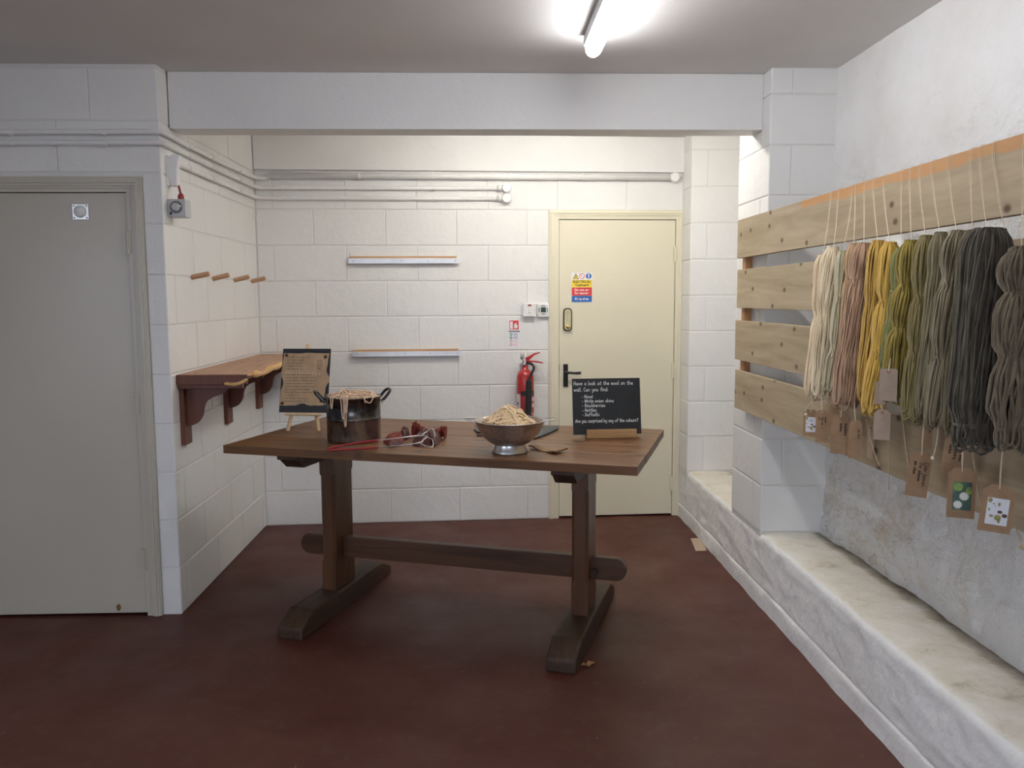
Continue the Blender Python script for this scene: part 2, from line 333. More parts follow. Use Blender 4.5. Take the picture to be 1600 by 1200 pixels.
def photo_mat(name, cols, sc):
    m, nt, b = nodes_of(name)
    v = mapping(nt)
    n = N(nt, 'ShaderNodeTexNoise', Scale=sc, Detail=4.0, Roughness=0.6); nt.links.new(v, n.inputs['Vector'])
    r = ramp(nt, n.outputs['Fac'], cols); nt.links.new(r.outputs[0], b.inputs['Base Color']); b.inputs['Roughness'].default_value = 0.25
    return m
M['photo_green'] = photo_mat('leafy_photo_print', [(0.3, (0.01, 0.035, 0.03)), (0.5, (0.03, 0.10, 0.06)), (0.7, (0.12, 0.25, 0.08))], 40)
M['photo_white'] = photo_mat('white_photo_print', [(0.3, (0.72, 0.73, 0.76)), (0.6, (0.80, 0.80, 0.84))], 30)
M['petal'] = simple('petal_print', (0.80, 0.82, 0.74), 0.4, var=0.05)
M['leafprint'] = simple('leaf_print', (0.22, 0.36, 0.06), 0.4, var=0.3, scale=80)
M['oliveprint'] = simple('olive_print', (0.30, 0.25, 0.05), 0.4, var=0.3, scale=80)
M['plumprint'] = simple('plum_print', (0.10, 0.03, 0.03), 0.4, var=0.3, scale=80)

# ------------------------------------------------------------------ object helpers
def setp(o, label=None, cat=None, group=None, kind=None):
    if label: o['label'] = label
    if cat: o['category'] = cat
    if group: o['group'] = group
    if kind: o['kind'] = kind
    return o
def empty(name, loc=(0, 0, 0), rz=0.0, mat=None):
    o = bpy.data.objects.new(name, None); C.objects.link(o); o.empty_display_size = 0.1
    if mat is not None: o.matrix_world = mat
    else:
        o.location = loc; o.rotation_euler = (0, 0, rz)
    return o
def link(name, me, mat, parent=None, loc=None, smooth=False, rot=None):
    o = bpy.data.objects.new(name, me); C.objects.link(o)
    if mat is not None and not me.materials: me.materials.append(M[mat] if isinstance(mat, str) else mat)
    if parent: o.parent = parent
    if loc is not None: o.location = loc
    if rot is not None: o.rotation_euler = rot
    if smooth:
        me.polygons.foreach_set('use_smooth', [True] * len(me.polygons))
    return o
class MB:
    """collects plain geometry for ONE mesh"""
    def __init__(s): s.v = []; s.f = []
    def add(s, vs, fs, mtx=None):
        n = len(s.v)
        s.v += [tuple(mtx @ Vector(p)) if mtx is not None else tuple(p) for p in vs]
        s.f += [tuple(i + n for i in f) for f in fs]; return s
    def box(s, x0, x1, y0, y1, z0, z1, mtx=None):
        vs = [(x0, y0, z0), (x1, y0, z0), (x1, y1, z0), (x0, y1, z0), (x0, y0, z1), (x1, y0, z1), (x1, y1, z1), (x0, y1, z1)]
        return s.add(vs, [(0, 3, 2, 1), (4, 5, 6, 7), (0, 1, 5, 4), (1, 2, 6, 5), (2, 3, 7, 6), (3, 0, 4, 7)], mtx)
    def prism(s, pts, y0, y1, mtx=None):
        """outline in local x,z extruded along y"""
        n = len(pts)
        vs = [(p[0], y0, p[1]) for p in pts] + [(p[0], y1, p[1]) for p in pts]
        fs = [tuple(range(n)), tuple(range(2 * n - 1, n - 1, -1))] + [(i, i + n, (i + 1) % n + n, (i + 1) % n) for i in range(n)]
        return s.add(vs, fs, mtx)
    def lathe(s, prof, n=32, mtx=None, close=False):
        vs = []; fs = []; k = len(prof)
        for i in range(n):
            a = 2 * PI * i / n
            for r, z in prof: vs.append((r * math.cos(a), r * math.sin(a), z))
        for i in range(n):
            j = (i + 1) % n
            for q in range(k - 1 + (1 if close else 0)):
                w = (q + 1) % k
                fs.append((i * k + q, j * k + q, j * k + w, i * k + w))
        return s.add(vs, fs, mtx)
    def tube(s, pts, r, k=8, closed=False, caps=True):
        P = np.array([tuple(p) for p in pts], float); n = len(P)
        rr = np.full(n, r) if np.isscalar(r) else np.array(r, float)
        if closed: T = np.roll(P, -1, 0) - np.roll(P, 1, 0)
        else: T = np.gradient(P, axis=0)
        T /= np.linalg.norm(T, axis=1)[:, None] + 1e-12
        ref = np.array([0, 0, 1.0]) if abs(T[0, 2]) < 0.9 else np.array([1.0, 0, 0])
        u = np.cross(T[0], ref); u /= np.linalg.norm(u)
        base = len(s.v); ang = np.arange(k) * 2 * PI / k; ca, sa = np.cos(ang)[:, None], np.sin(ang)[:, None]
        for i in range(n):
            u = u - T[i] * (u @ T[i]); u /= np.linalg.norm(u) + 1e-12
            w = np.cross(T[i], u)
            ring = P[i] + rr[i] * (ca * u + sa * w)
            s.v += [tuple(x) for x in ring.tolist()]
        m = n if closed else n - 1
        for i in range(m):
            a = base + i * k; b_ = base + ((i + 1) % n) * k
            for j in range(k):
                j2 = (j + 1) % k
                s.f.append((a + j, a + j2, b_ + j2, b_ + j))
        if caps and not closed:
            s.f.append(tuple(base + j for j in reversed(range(k)))); s.f.append(tuple(base + (n - 1) * k + j for j in range(k)))
        return s
    def mesh(s, name='m'):
        me = bpy.data.meshes.new(name); me.from_pydata(s.v, [], s.f); me.update(); return me
    def build(s, name, mat, parent=None, smooth=False, loc=None, rot=None, bevel=0.0, seg=2):
        me = s.mesh(name)
        if bevel: bevel_mesh(me, bevel, seg)
        return link(name, me, mat, parent, loc, smooth, rot)
def bevel_mesh(me, w, seg=2):
    bm = bmesh.new(); bm.from_mesh(me)
    bmesh.ops.recalc_face_normals(bm, faces=bm.faces)
    es = [e for e in bm.edges if len(e.link_faces) == 2 and e.calc_face_angle(0) > 0.35]
    bmesh.ops.bevel(bm, geom=es, offset=w, segments=seg, profile=0.6, affect='EDGES', clamp_overlap=True)
    bm.to_mesh(me); bm.free()
def smooth_path(pts, n=8, closed=False):
    """Catmull-Rom through pts"""
    P = [Vector(p) for p in pts]; out = []; m = len(P)
    rngi = range(m) if closed else range(m - 1)
    for i in rngi:
        g = lambda j: P[j % m] if closed else P[min(max(j, 0), m - 1)]
        p0, p1, p2, p3 = g(i - 1), g(i), g(i + 1), g(i + 2)
        for q in range(n):
            t = q / n
            out.append(0.5 * ((2 * p1) + (-p0 + p2) * t + (2 * p0 - 5 * p1 + 4 * p2 - p3) * t * t + (-p0 + 3 * p1 - 3 * p2 + p3) * t ** 3))
    if not closed: out.append(P[-1])
    return out
def text_mesh(txt, size, align='CENTER', bold=0.0):
    cu = bpy.data.curves.new('t', 'FONT'); cu.body = txt; cu.size = size; cu.align_x = align; cu.align_y = 'CENTER'; cu.offset = bold
    ob = bpy.data.objects.new('t', cu); C.objects.link(ob)
    bpy.context.view_layer.update()
    me = bpy.data.meshes.new_from_object(ob.evaluated_get(bpy.context.evaluated_depsgraph_get()))
    bpy.data.objects.remove(ob); bpy.data.curves.remove(cu)
    # lies in x,y -> stand it up in x,z facing -y
    me.transform(Matrix.Rotation(PI / 2, 4, 'X'))
    me.materials.clear()
    return me

GL = {
 'a': [[(.8,.9),(.4,1),(.1,.6),(.15,.15),(.5,0),(.8,.4),(.8,.95),(.85,.1),(1,0)]],
 'b': [[(.1,1.8),(.1,0)],[(.1,.6),(.4,1),(.8,.75),(.8,.25),(.4,0),(.1,.2)]],
 'c': [[(.8,.85),(.4,1),(.1,.6),(.15,.15),(.5,0),(.85,.15)]],
 'd': [[(.8,.9),(.4,1),(.1,.6),(.15,.15),(.5,0),(.8,.35)],[(.82,1.8),(.82,.1),(.95,0)]],
 'e': [[(.1,.5),(.8,.6),(.7,.95),(.35,1),(.1,.6),(.2,.1),(.55,0),(.9,.2)]],
 'f': [[(.8,1.6),(.55,1.8),(.4,1.4),(.35,0)],[(.1,.95),(.75,1)]],
 'g': [[(.8,.9),(.4,1),(.1,.6),(.2,.2),(.5,.1),(.8,.5)],[(.82,1),(.8,-.3),(.5,-.6),(.1,-.4)]],
 'h': [[(.1,1.8),(.1,0)],[(.1,.6),(.45,1),(.75,.8),(.8,0)]],
 'i': [[(.2,1),(.2,.1),(.35,0)],[(.2,1.38),(.24,1.5)]],
 'k': [[(.1,1.8),(.1,0)],[(.75,1),(.15,.45),(.8,0)]],
 'l': [[(.15,1.8),(.15,.1),(.35,0)]],
 'm': [[(.05,1),(.08,0)],[(.08,.7),(.3,1),(.5,.8),(.5,0)],[(.5,.7),(.75,1),(.95,.8),(1,0)]],
 'n': [[(.1,1),(.1,0)],[(.1,.6),(.45,1),(.75,.8),(.8,0)]],
 'o': [[(.45,1),(.12,.7),(.15,.2),(.45,0),(.8,.25),(.8,.75),(.45,1)]],
 'p': [[(.1,1),(.1,-.6)],[(.1,.6),(.4,1),(.8,.75),(.8,.25),(.4,0),(.1,.2)]],
 'r': [[(.1,1),(.12,0)],[(.12,.6),(.4,.95),(.7,.95)]],
 's': [[(.75,.9),(.4,1),(.15,.8),(.4,.55),(.75,.3),(.5,0),(.1,.1)]],
 't': [[(.4,1.6),(.35,.15),(.6,0),(.8,.1)],[(.05,1.05),(.75,1.1)]],
 'u': [[(.1,1),(.12,.2),(.4,0),(.75,.3)],[(.78,1),(.8,.1),(.95,0)]],
 'v': [[(.05,1),(.42,0),(.8,1)]],
 'w': [[(.05,1),(.25,0),(.5,.8),(.75,0),(1,1)]],
 'y': [[(.1,1),(.15,.4),(.45,.2),(.75,.5)],[(.8,1),(.75,-.3),(.45,-.6),(.1,-.45)]],
 'H': [[(.1,1.7),(.1,0)],[(.85,1.7),(.85,0)],[(.1,.85),(.85,.9)]],
 'W': [[(.0,1.7),(.25,0),(.5,1.2),(.75,0),(1.05,1.7)]],
 'B': [[(.1,1.7),(.1,0),(.6,0),(.85,.4),(.55,.85),(.1,.9)],[(.1,1.7),(.6,1.6),(.7,1.2),(.55,.9)]],
 'N': [[(.1,0),(.1,1.7),(.85,0),(.85,1.7)]],
 'D': [[(.1,0),(.1,1.7),(.6,1.5),(.9,.9),(.6,.15),(.1,0)]],
 'A': [[(.0,0),(.45,1.7),(.9,0)],[(.2,.6),(.75,.65)]],
 'C': [[(.9,1.5),(.5,1.7),(.12,1.1),(.15,.4),(.5,0),(.9,.2)]],
 'E': [[(.85,1.7),(.1,1.7),(.1,0),(.85,0)],[(.1,.9),(.7,.92)]],
 'T': [[(.0,1.7),(.95,1.72)],[(.48,1.7),(.48,0)]],
 'O': [[(.5,1.7),(.1,1.1),(.15,.4),(.5,0),(.9,.4),(.9,1.2),(.5,1.7)]],
 '~': [[(.0,.3),(.2,1),(.35,.05),(.55,.9),(.7,.1),(1,.5)]], '^': [[(.0,.4),(.15,1.6),(.3,.1),(.5,.8),(.75,.0),(1,.6)]], '_': [[(.0,.5),(.3,.9),(.45,.2),(.7,.9),(.8,-.5),(1,.4)]],
 '.': [[(.15,0),(.22,.08)]], ':': [[(.15,.1),(.2,.18)],[(.15,.75),(.2,.83)]], '*': [[(.15,.45),(.35,.55),(.25,.65),(.15,.45)]],
 '?': [[(.1,1.4),(.4,1.7),(.8,1.4),(.45,.8),(.42,.45)],[(.42,.05),(.46,.12)]],
}
WID = {'i': .5, 'l': .5, 'm': 1.2, 'w': 1.15, 'W': 1.2, '.': .45, ':': .5, ' ': .75, 'r': .8, 't': .85, 'f': .8, '*': .55}
def handwriting(mb, txt, x, z, xh, wid, y=0.0, spacing=1.12, jit=0.06, flip=None):
    """flat pen strokes in local x,z at depth y; flip maps (x,z)->(x,z)"""
    cx = x
    for ch in txt:
        for st in GL.get(ch, []):
            pts = [(cx + (p[0] + p[1] * 0.06 + random.uniform(-jit, jit)) * xh, z + (p[1] + random.uniform(-jit, jit)) * xh) for p in st]
            for a, b in zip(pts[:-1], pts[1:]):
                dx, dz = b[0] - a[0], b[1] - a[1]; L = math.hypot(dx, dz) + 1e-9
                ex, ez = dx / L * wid * .35, dz / L * wid * .35; nx, nz = -dz / L * wid / 2, dx / L * wid / 2
                q = [(a[0] - ex - nx, a[1] - ez - nz), (b[0] + ex - nx, b[1] + ez - nz), (b[0] + ex + nx, b[1] + ez + nz), (a[0] - ex + nx, a[1] - ez + nz)]
                if flip: q = [flip(*p) for p in q]
                mb.add([(p[0], y, p[1]) for p in q], [(0, 1, 2, 3)])
        cx += WID.get(ch, 1.0) * spacing * xh
    return cx

# ------------------------------------------------------------------ dimensions of the room
YF = 3.813            # face of the block wall with the left door
XL = -1.42            # left wall of the alcove
XR = 1.61             # rough right wall
XP = 1.308            # face of the low ledge
ZC = 2.49             # ceiling
ZP = 0.345            # top of the ledge
BL = Vector((-1.417, 5.338, 0)); BA = math.radians(2.72)
MBW = Matrix.Translation(BL) @ Matrix.Rotation(BA, 4, 'Z')        # back wall: x along, y into the wall, z up
REC = 0.004           # joints lie this far behind the block faces
CH = 0.225

def bwp(u, d, z): return MBW @ Vector((u, -d, z))   # a point d in front of the back wall

# ------------------------------------------------------------------ floor, ceiling, walls
mb = MB(); mb.box(-3.45, 1.85, -2.75, 5.9, -0.08, 0.0)
setp(mb.build('floor', 'floor'), 'dark red painted concrete floor', kind='structure')
mb = MB(); mb.box(-3.45, 1.85, -2.75, 5.9, ZC, ZC + 0.12)
setp(mb.build('ceiling', 'ceiling'), 'plain painted ceiling', kind='structure')

_bm_cache = {}
def block_mesh(w, h):
    key = (round(w, 3), round(h, 3))
    if key in _bm_cache: return _bm_cache[key]
    vs = []; 
    for inset, y in ((0.0, 0.010), (0.0, 0.0034), (0.0014, 0.0012), (0.0045, 0.0)):
        a, b = w / 2 - inset, h / 2 - inset
        vs += [(-a, y, -b), (a, y, -b), (a, y, b), (-a, y, b)]
    fs = [(12, 13, 14, 15)]
    for l in range(3):
        o = l * 4
        for i in range(4):
            j = (i + 1) % 4
            fs.append((o + i, o + j, o + 4 + j, o + 4 + i))
    me = bpy.data.meshes.new('concrete_block'); me.from_pydata(vs, [], fs); me.update(); me.materials.append(M['block'])
    _bm_cache[key] = me
    return me
def subtract(rects, hole):
    out = []
    hx0, hx1, hz0, hz1 = hole
    for x0, x1, z0, z1 in rects:
        if x1 <= hx0 or x0 >= hx1 or z1 <= hz0 or z0 >= hz1: out.append((x0, x1, z0, z1)); continue
        if x0 < hx0: out.append((x0, hx0, z0, z1))
        if x1 > hx1: out.append((hx1, x1, z0, z1))
        a, b = max(x0, hx0), min(x1, hx1)
        if z0 < hz0: out.append((a, b, z0, hz0))
        if z1 > hz1: out.append((a, b, hz1, z1))
    return out
def blocks(parent, mtx, u0, u1, z0, z1, zoff, joints, holes=()):
    """lay blocks on a wall face; mtx: x along the wall, y into the wall, z up. joints = joint offset for even / odd courses"""
    k0 = math.floor((z0 - zoff) / CH); k = k0
    while zoff + k * CH < z1 - 0.01:
        a, b = max(zoff + k * CH, z0), min(zoff + (k + 1) * CH, z1)
        off = joints[k % 2]
        if isinstance(off, (list, tuple)): cuts = list(off)
        else:
            j = math.floor((u0 - off) / 0.45); cuts = []
            while off + j * 0.45 < u1 + 0.45: cuts.append(off + j * 0.45); j += 1
        cuts = sorted(set([u0] + [q for q in cuts if u0 + 0.03 < q < u1 - 0.03] + [u1]))
        for p, q in zip(cuts[:-1], cuts[1:]):
            rects = [(p, q, a, b)]
            for h in holes: rects = subtract(rects, h)
            for (x0, x1, zz0, zz1) in rects:
                gx, gz = 0.0012, 0.0028
                w, h_ = x1 - x0 - 2 * gx, zz1 - zz0 - 2 * gz
                if w < 0.02 or h_ < 0.02: continue
                o = bpy.data.objects.new('concrete_block', block_mesh(w, h_)); C.objects.link(o)
                o.parent = parent
                o.matrix_world = mtx @ Matrix.Translation(((x0 + x1) / 2, random.uniform(-0.0008, 0.0008), (zz0 + zz1) / 2)) @ Matrix.Rotation(random.uniform(-.003, .003), 4, 'Z')
        k += 1
def wall(name, mtx, parts, label):
    mb = MB()
    for (x0, x1, z0, z1) in parts: mb.box(x0, x1, REC, 0.20, z0, z1, mtx)
    return setp(mb.build(name, 'mortar'), label, kind='structure')

# back wall of the alcove with the cream door
w = wall('wall_back', MBW, [(-0.2, 1.87, 0, ZC), (1.87, 2.705, 2.0, ZC), (2.705, 3.4, 0, ZC)], 'white painted concrete block wall at the back of the alcove')
blocks(w, MBW, 0.0, 2.73, 0.0, 2.264, 0.0, (0.352, 0.102), [(1.858, 2.74, -1, 2.012)])
mb = MB(); mb.box(0.0, 2.74, -0.022, 0.004, 2.266, ZC - 0.001, MBW)
setp(mb.build('trim_1', 'smooth', bevel=0.003), 'smooth white band above the block courses', kind='structure')
# left wall of the alcove
ML = Matrix.Translation((XL, YF, 0)) @ Matrix.Rotation(PI / 2, 4, 'Z')       # x along +Y, y into -X
w = wall('wall_left', ML, [(0.201, 1.56, 0, ZC)], 'white painted concrete block side wall of the alcove')
blocks(w, ML, 0.0, 1.525, 0.0, ZC, 0.0, (0.11, 0.37))
# front block wall with the left door
MF = Matrix.Translation((0, YF, 0))
w = wall('wall_front', MF, [(-3.45, -2.385, 0, ZC), (-2.385, -1.575, 1.955, ZC), (-1.575, XL - REC, 0, ZC)], 'white painted concrete block wall around the left door')
blocks(w, MF, -3.3, XL, 0.0, ZC, 0.0, (-1.72, -1.87), [(-2.46, -1.506, -1, 2.0)])
# pier that carries the beam, standing on the ledge
mb = MB(); mb.box(1.305 + REC, XR + 0.1, 3.822 + REC, 4.275, ZP - 0.06, ZC)
p = setp(mb.build('wall_pier', 'mortar'), 'white painted block pier carrying the beam end', kind='structure')
blocks(p, Matrix.Translation((0, 3.822, 0)), 1.305, XR + 0.02, ZP, ZC, 0.35 - CH * 4, ((1.305,), (1.405,)))
MPL = Matrix.Translation((1.305, 4.275, 0)) @ Matrix.Rotation(-PI / 2, 4, 'Z')     # x along -Y, y into +X
blocks(p, MPL, 0.0, 4.275 - 3.822, ZP, ZC, 0.35 - CH * 4, ((0.34,), (0.0,)))
# far pier beside the cream door
mb = MB(); mb.box(1.302 + REC, 2.0, 5.235 + REC, 5.75, 0.30, ZC)
p = setp(mb.build('wall_back_pier', 'mortar'), 'white painted block pier beside the cream door', kind='structure')
blocks(p, Matrix.Translation((0, 5.235, 0)), 1.302, XR + 0.03, ZP, ZC, 0.35 - CH * 4, ((1.405,), (1.302,)))
MP2 = Matrix.Translation((1.302, 5.47, 0)) @ Matrix.Rotation(-PI / 2, 4, 'Z')
blocks(p, MP2, 0.0, 0.235, ZP, ZC, 0.35 - CH * 4, ((0.0,), (0.0,)))
# a matching pier further along the ledge carries the near end of the display boards
mb = MB(); mb.box(1.305, XR + 0.1, 0.55, 1.0, ZP - 0.06, ZC)
setp(mb.build('wall_near_pier', 'block'), 'white painted pier at the near end of the boards', kind='structure')

# rough right wall
def grid_surface(us, vs_, fn):
    mb = MB(); nu, nv = len(us), len(vs_)
    for u in us:
        for v in vs_: mb.v.append(tuple(fn(u, v)))
    for i in range(nu - 1):
        for j in range(nv - 1): mb.f.append((i * nv + j, (i + 1) * nv + j, (i + 1) * nv + j + 1, i * nv + j + 1))
    return mb
def fbm(p, o=5): return noise.fractal(p, 0.9, 2.0, o)
ys = list(np.linspace(-2.75, 1.5, 60)) + list(np.linspace(1.52, 3.9, 220)) + list(np.linspace(3.95, 5.7, 30))
zs = list(np.linspace(ZP - 0.05, ZC + 0.02, 190))
def rw(y, z):
    q = Vector((y * 1.9, z * 3.2, 0.3))
    rough = 0.25 + 0.75 * max(0, min(1, (2.12 - 0.12 * fbm(Vector((y * 1.5, 5, 0))) - z) / 0.15))
    ridge = 1 - abs(noise.noise(Vector((y * 1.6 + z * 1.1, z * 4.5, 7.7)))) * 2.2
    x = XR + (fbm(q, 6) * 0.021 + max(0, ridge) ** 8 * 0.012 - max(0, noise.noise(Vector((y * 9, z * 13, 4)))) * 0.018 + noise.noise(Vector((y * 17, z * 22, 1))) * 0.0035) * rough
    return (x, y, z)
mb = grid_surface(ys, zs, lambda y, z: rw(y, z))
setp(mb.build('wall_right', 'plaster', smooth=True), 'rough white painted stone wall behind the boards', kind='structure')
mb = MB(); mb.box(XR + 0.06, 1.85, -2.75, 5.9, 0, ZC); setp(mb.build('wall_right_core', 'mortar'), 'core of the stone wall', kind='structure')
# ledge along the right wall
prof = [(1.301, -0.01), (1.302, 0.03), (1.303, 0.06), (1.3035, 0.082), (1.306, 0.088), (1.3115, 0.092), (1.3085, 0.097)]
prof += [(1.308 + 0.001 * math.sin(t * 9), 0.105 + t * 0.21) for t in np.linspace(0, 1, 18)]
prof += [(1.3105, 0.325), (1.316, 0.336), (1.325, 0.342), (1.338, 0.345)] + [(1.338 + t * 0.30, 0.345 + 0.004 * math.sin(t * 5)) for t in np.linspace(0.05, 1, 22)]
ys = list(np.linspace(-2.75, 1.4, 90)) + list(np.linspace(1.42, 5.5, 330))
def lw(y, i):
    x, z = prof[int(i)]
    top = int(i) > 27
    q = Vector((x * 4, y * 3.0, z * 4))
    a = fbm(q, 4) * 0.0050 + max(0, noise.noise(Vector((y * 11, z * 16, x * 12)))) * 0.0050
    ridge = max(0, 1 - abs(noise.noise(Vector((y * 1.1, z * 7, 3.1)))) * 3) ** 6 * 0.004
    bulge = 0.012 * noise.noise(Vector((y * 0.9, 2.2, 0)))
    if z < 0.085: bulge += 0.006 * noise.noise(Vector((y * 3.3, 9, 0)))
    if top: return (x, y, z + a * 0.6)
    e = 1.0 if z < 0.3 else max(0.3, 1 - (z - 0.3) * 12)
    return (x - (a + ridge) * e + bulge * 0.4, y, z + (a * 0.5 if z > 0.3 else 0))
mb = grid_surface(ys, range(len(prof)), lw)
mb.f = [tuple(reversed(f)) for f in mb.f]
setp(mb.build('wall_ledge', 'plinth', smooth=True), 'low white painted masonry ledge with stained top', kind='structure')
# beam
mb = MB(); mb.box(XL + 0.004, 1.304, 3.925, 4.075, 2.236, ZC - 0.001)
setp(mb.build('trim_2', 'smooth', bevel=0.004), 'boxed white ceiling beam across the alcove opening', kind='structure')

# the rest of the room behind the camera: side wall and a rear wall with the open doorway that lets the daylight in
mb = MB()
for y0_, y1_, z0_, z1_ in ((-2.85, -1.5, 0, ZC), (0.7, 5.95, 0, ZC), (-1.5, 0.7, 0, 0.85), (-1.5, 0.7, 2.15, ZC)): mb.box(-3.60, -3.40, y0_, y1_, z0_, z1_)
setp(mb.build('wall_side', 'block'), 'white painted side wall of the room with a wide window', kind='structure')
mb = MB(); mb.box(-3.6, -1.7, -2.85, -2.65, 0, ZC); mb.box(0.3, 1.85, -2.85, -2.65, 0, ZC); mb.box(-1.7, 0.3, -2.85, -2.65, 2.16, ZC)
setp(mb.build('wall_rear', 'block'), 'white painted rear wall with an open doorway', kind='structure')
mb = MB(); mb.box(-3.6, 2.1, 5.86, 5.98, 0, ZC)  # added out of view so sky light does not leak under the doors
setp(mb.build('wall_light_stop', 'mortar'), 'added unseen wall keeping sky light out behind the doors', kind='structure')
mb = MB(); mb.box(-14, 14, -30, -2.75, -0.12, -0.04)
setp(mb.build('floor_yard', simple('yard_concrete', (0.33, 0.32, 0.30), 0.8)), 'pale concrete yard outside the open doorway', kind='structure')

# ------------------------------------------------------------------ doors
def architrave(mb, x0, x1, ztop, w, mtx, right=True):
    """stepped moulding round an opening x0..x1, ztop; w wide"""
    for (a, b, d) in ((0.0, 1.0, 0.012), (0.10, 0.80, 0.017), (0.30, 0.55, 0.022)):
        i, o = w * (1 - b), w * (1 - a)
        mb.box(x0 - o, x0 - i, -d, 0.02, 0, ztop + i, mtx)
        if right: mb.box(x1 + i, x1 + o, -d, 0.02, 0, ztop + i, mtx)
        mb.box(x0 - o, x1 + (o if right else 0.02), -d, 0.02, ztop + i, ztop + o, mtx)
def hinge(parent, x, z, mat, mtx):
    mb = MB(); mb.tube([mtx @ Vector((x, -0.012, z - 0.05)), mtx @ Vector((x, -0.012, z + 0.05))], 0.006, 10)
    mb.box(x - 0.016, x + 0.012, -0.0118, 0.0005, z - 0.05, z + 0.05, mtx)
    return mb.build('hinge', mat, parent)

# cream door in the back wall
d1 = setp(empty('door_1', mat=Matrix.Identity(4)), 'cream painted flush door in the back wall', kind='structure')
mb = MB(); mb.box(1.914, 2.678, 0.0, 0.044, 0.012, 1.965, MBW); mb.build('door_leaf', 'cream', d1, bevel=0.002)
mb = MB()
mb.box(1.872, 1.911, -0.010, 0.10, 0, 1.969, MBW); mb.box(2.681, 2.71, -0.010, 0.10, 0, 1.969, MBW); mb.box(1.872, 2.71, -0.010, 0.10, 1.969, 2.0, MBW)
mb.build('door_frame', 'cream', d1)
mb = MB(); architrave(mb, 1.886, 2.69, 1.985, 0.042, MBW); mb.build('architrave', 'cream', d1, bevel=0.002)
for z in (1.745, 0.98, 0.22): hinge(d1, 2.682, z, 'cream', MBW)
h = MB(); h.box(1.941, 1.972, -0.010, 0.0, 0.883, 1.032, MBW); hp = h.build('handle_plate', 'black', d1, bevel=0.003)
h = MB(); h.tube([bwp(1.957, 0.005, 0.978), bwp(1.957, 0.045, 0.978)], 0.010, 12)
h.tube(smooth_path([bwp(1.955, 0.045, 0.978), bwp(1.98, 0.047, 0.978), bwp(2.02, 0.047, 0.975), bwp(2.05, 0.045, 0.977)], 4), [0.009] * 4 + [0.008] * 4 + [0.0095] * 4 + [0.009], 12)
h.build('handle_lever', 'black', hp, smooth=True)
# digital push-button lock
def rounded(x0, x1, z0, z1, r, n=5):
    pts = []
    for cx, cz, a0 in ((x1 - r, z0 + r, -PI / 2), (x1 - r, z1 - r, 0), (x0 + r, z1 - r, PI / 2), (x0 + r, z0 + r, PI)):
        for i in range(n + 1):
            a = a0 + PI / 2 * i / n; pts.append((cx + r * math.cos(a), cz + r * math.sin(a)))
    return pts
k = MB(); k.prism(rounded(1.940, 1.996, 1.249, 1.398, 0.022), -0.014, 0.0, MBW); lk = k.build('push_button_lock', 'black', d1)
k = MB(); k.prism(rounded(1.947, 1.989, 1.256, 1.391, 0.017), -0.020, -0.014, MBW); k.build('lock_plate', simple('pale_brass', (0.80, 0.74, 0.46), 0.35, 0.5), lk)
k = MB()
for i in range(6):
    for j, x in enumerate((1.961, 1.969)): k.box(x - 0.0026, x + 0.0026, -0.0225, -0.020, 1.368 - i * 0.0105, 1.3735 - i * 0.0105, MBW)
k.build('buttons', 'steel', lk)
k = MB(); k.lathe([(0, 0.030), (0.011, 0.030), (0.014, 0.022), (0.014, 0.0)], 16, MBW @ Matrix.Translation((1.968, -0.014, 1.278)) @ Matrix.Rotation(PI / 2, 4, 'X')); k.build('turn_knob', 'brass', lk, smooth=True)
k = MB(); k.box(1.9135, 1.9165, -0.002, 0.0, 0.985, 1.03, MBW); k.build('latch', 'dark_grey', d1)

# cream door at the left, its shade mixed into the paint colour
d2 = setp(empty('door_2', mat=Matrix.Identity(4)), 'cream flush door, shade painted into its colour, in the front block wall', kind='structure')
mb = MB(); mb.box(-2.362, -1.578, 0.002, 0.046, 0.012, 1.937, MF); mb.build('door_leaf', 'shaded_cream', d2, bevel=0.002)
mb = MB(); mb.box(-1.575, -1.548, -0.008, 0.10, 0, 1.940, MF); mb.box(-2.395, -2.365, -0.008, 0.10, 0, 1.940, MF); mb.box(-2.395, -1.548, -0.008, 0.10, 1.940, 1.967, MF)
mb.build('door_frame', 'shaded_cream', d2)
mb = MB(); architrave(mb, -2.39, -1.558, 1.955, 0.052, MF); mb.build('architrave', 'shaded_cream', d2, bevel=0.002)
for z in (1.72, 1.0, 0.27): hinge(d2, -1.577, z, 'shaded_cream', MF)
mb = MB(); mb.box(-1.816, -1.745, -0.004, 0.003, 1.820, 1.888, MF); vp = mb.build('vent_plate', 'steel', d2, bevel=0.001)
mb = MB(); mb.lathe([(0, 0.016), (0.018, 0.014), (0.026, 0.006), (0.027, 0)], 24, MF @ Matrix.Translation((-1.781, -0.004, 1.855)) @ Matrix.Rotation(PI / 2, 4, 'X')); mb.build('disc', 'white_plastic', vp, smooth=True)
mb = MB()
for sx in (-1.808, -1.753):
    for sz in (1.828, 1.880): mb.lathe([(0, 0.002), (0.003, 0.0015), (0.0035, 0)], 8, MF @ Matrix.Translation((sx, -0.004, sz)) @ Matrix.Rotation(PI / 2, 4, 'X'))
mb.build('screws', 'dark_grey', vp)
mb = MB(); mb.prism([(-1.709 + 0.010 * math.cos(a), 0.040 + 0.016 * math.sin(a)) for a in np.linspace(0, 2 * PI, 16, endpoint=False)], -0.004, 0.003, MF); mb.build('floor_bolt_cover', 'brass', d2)

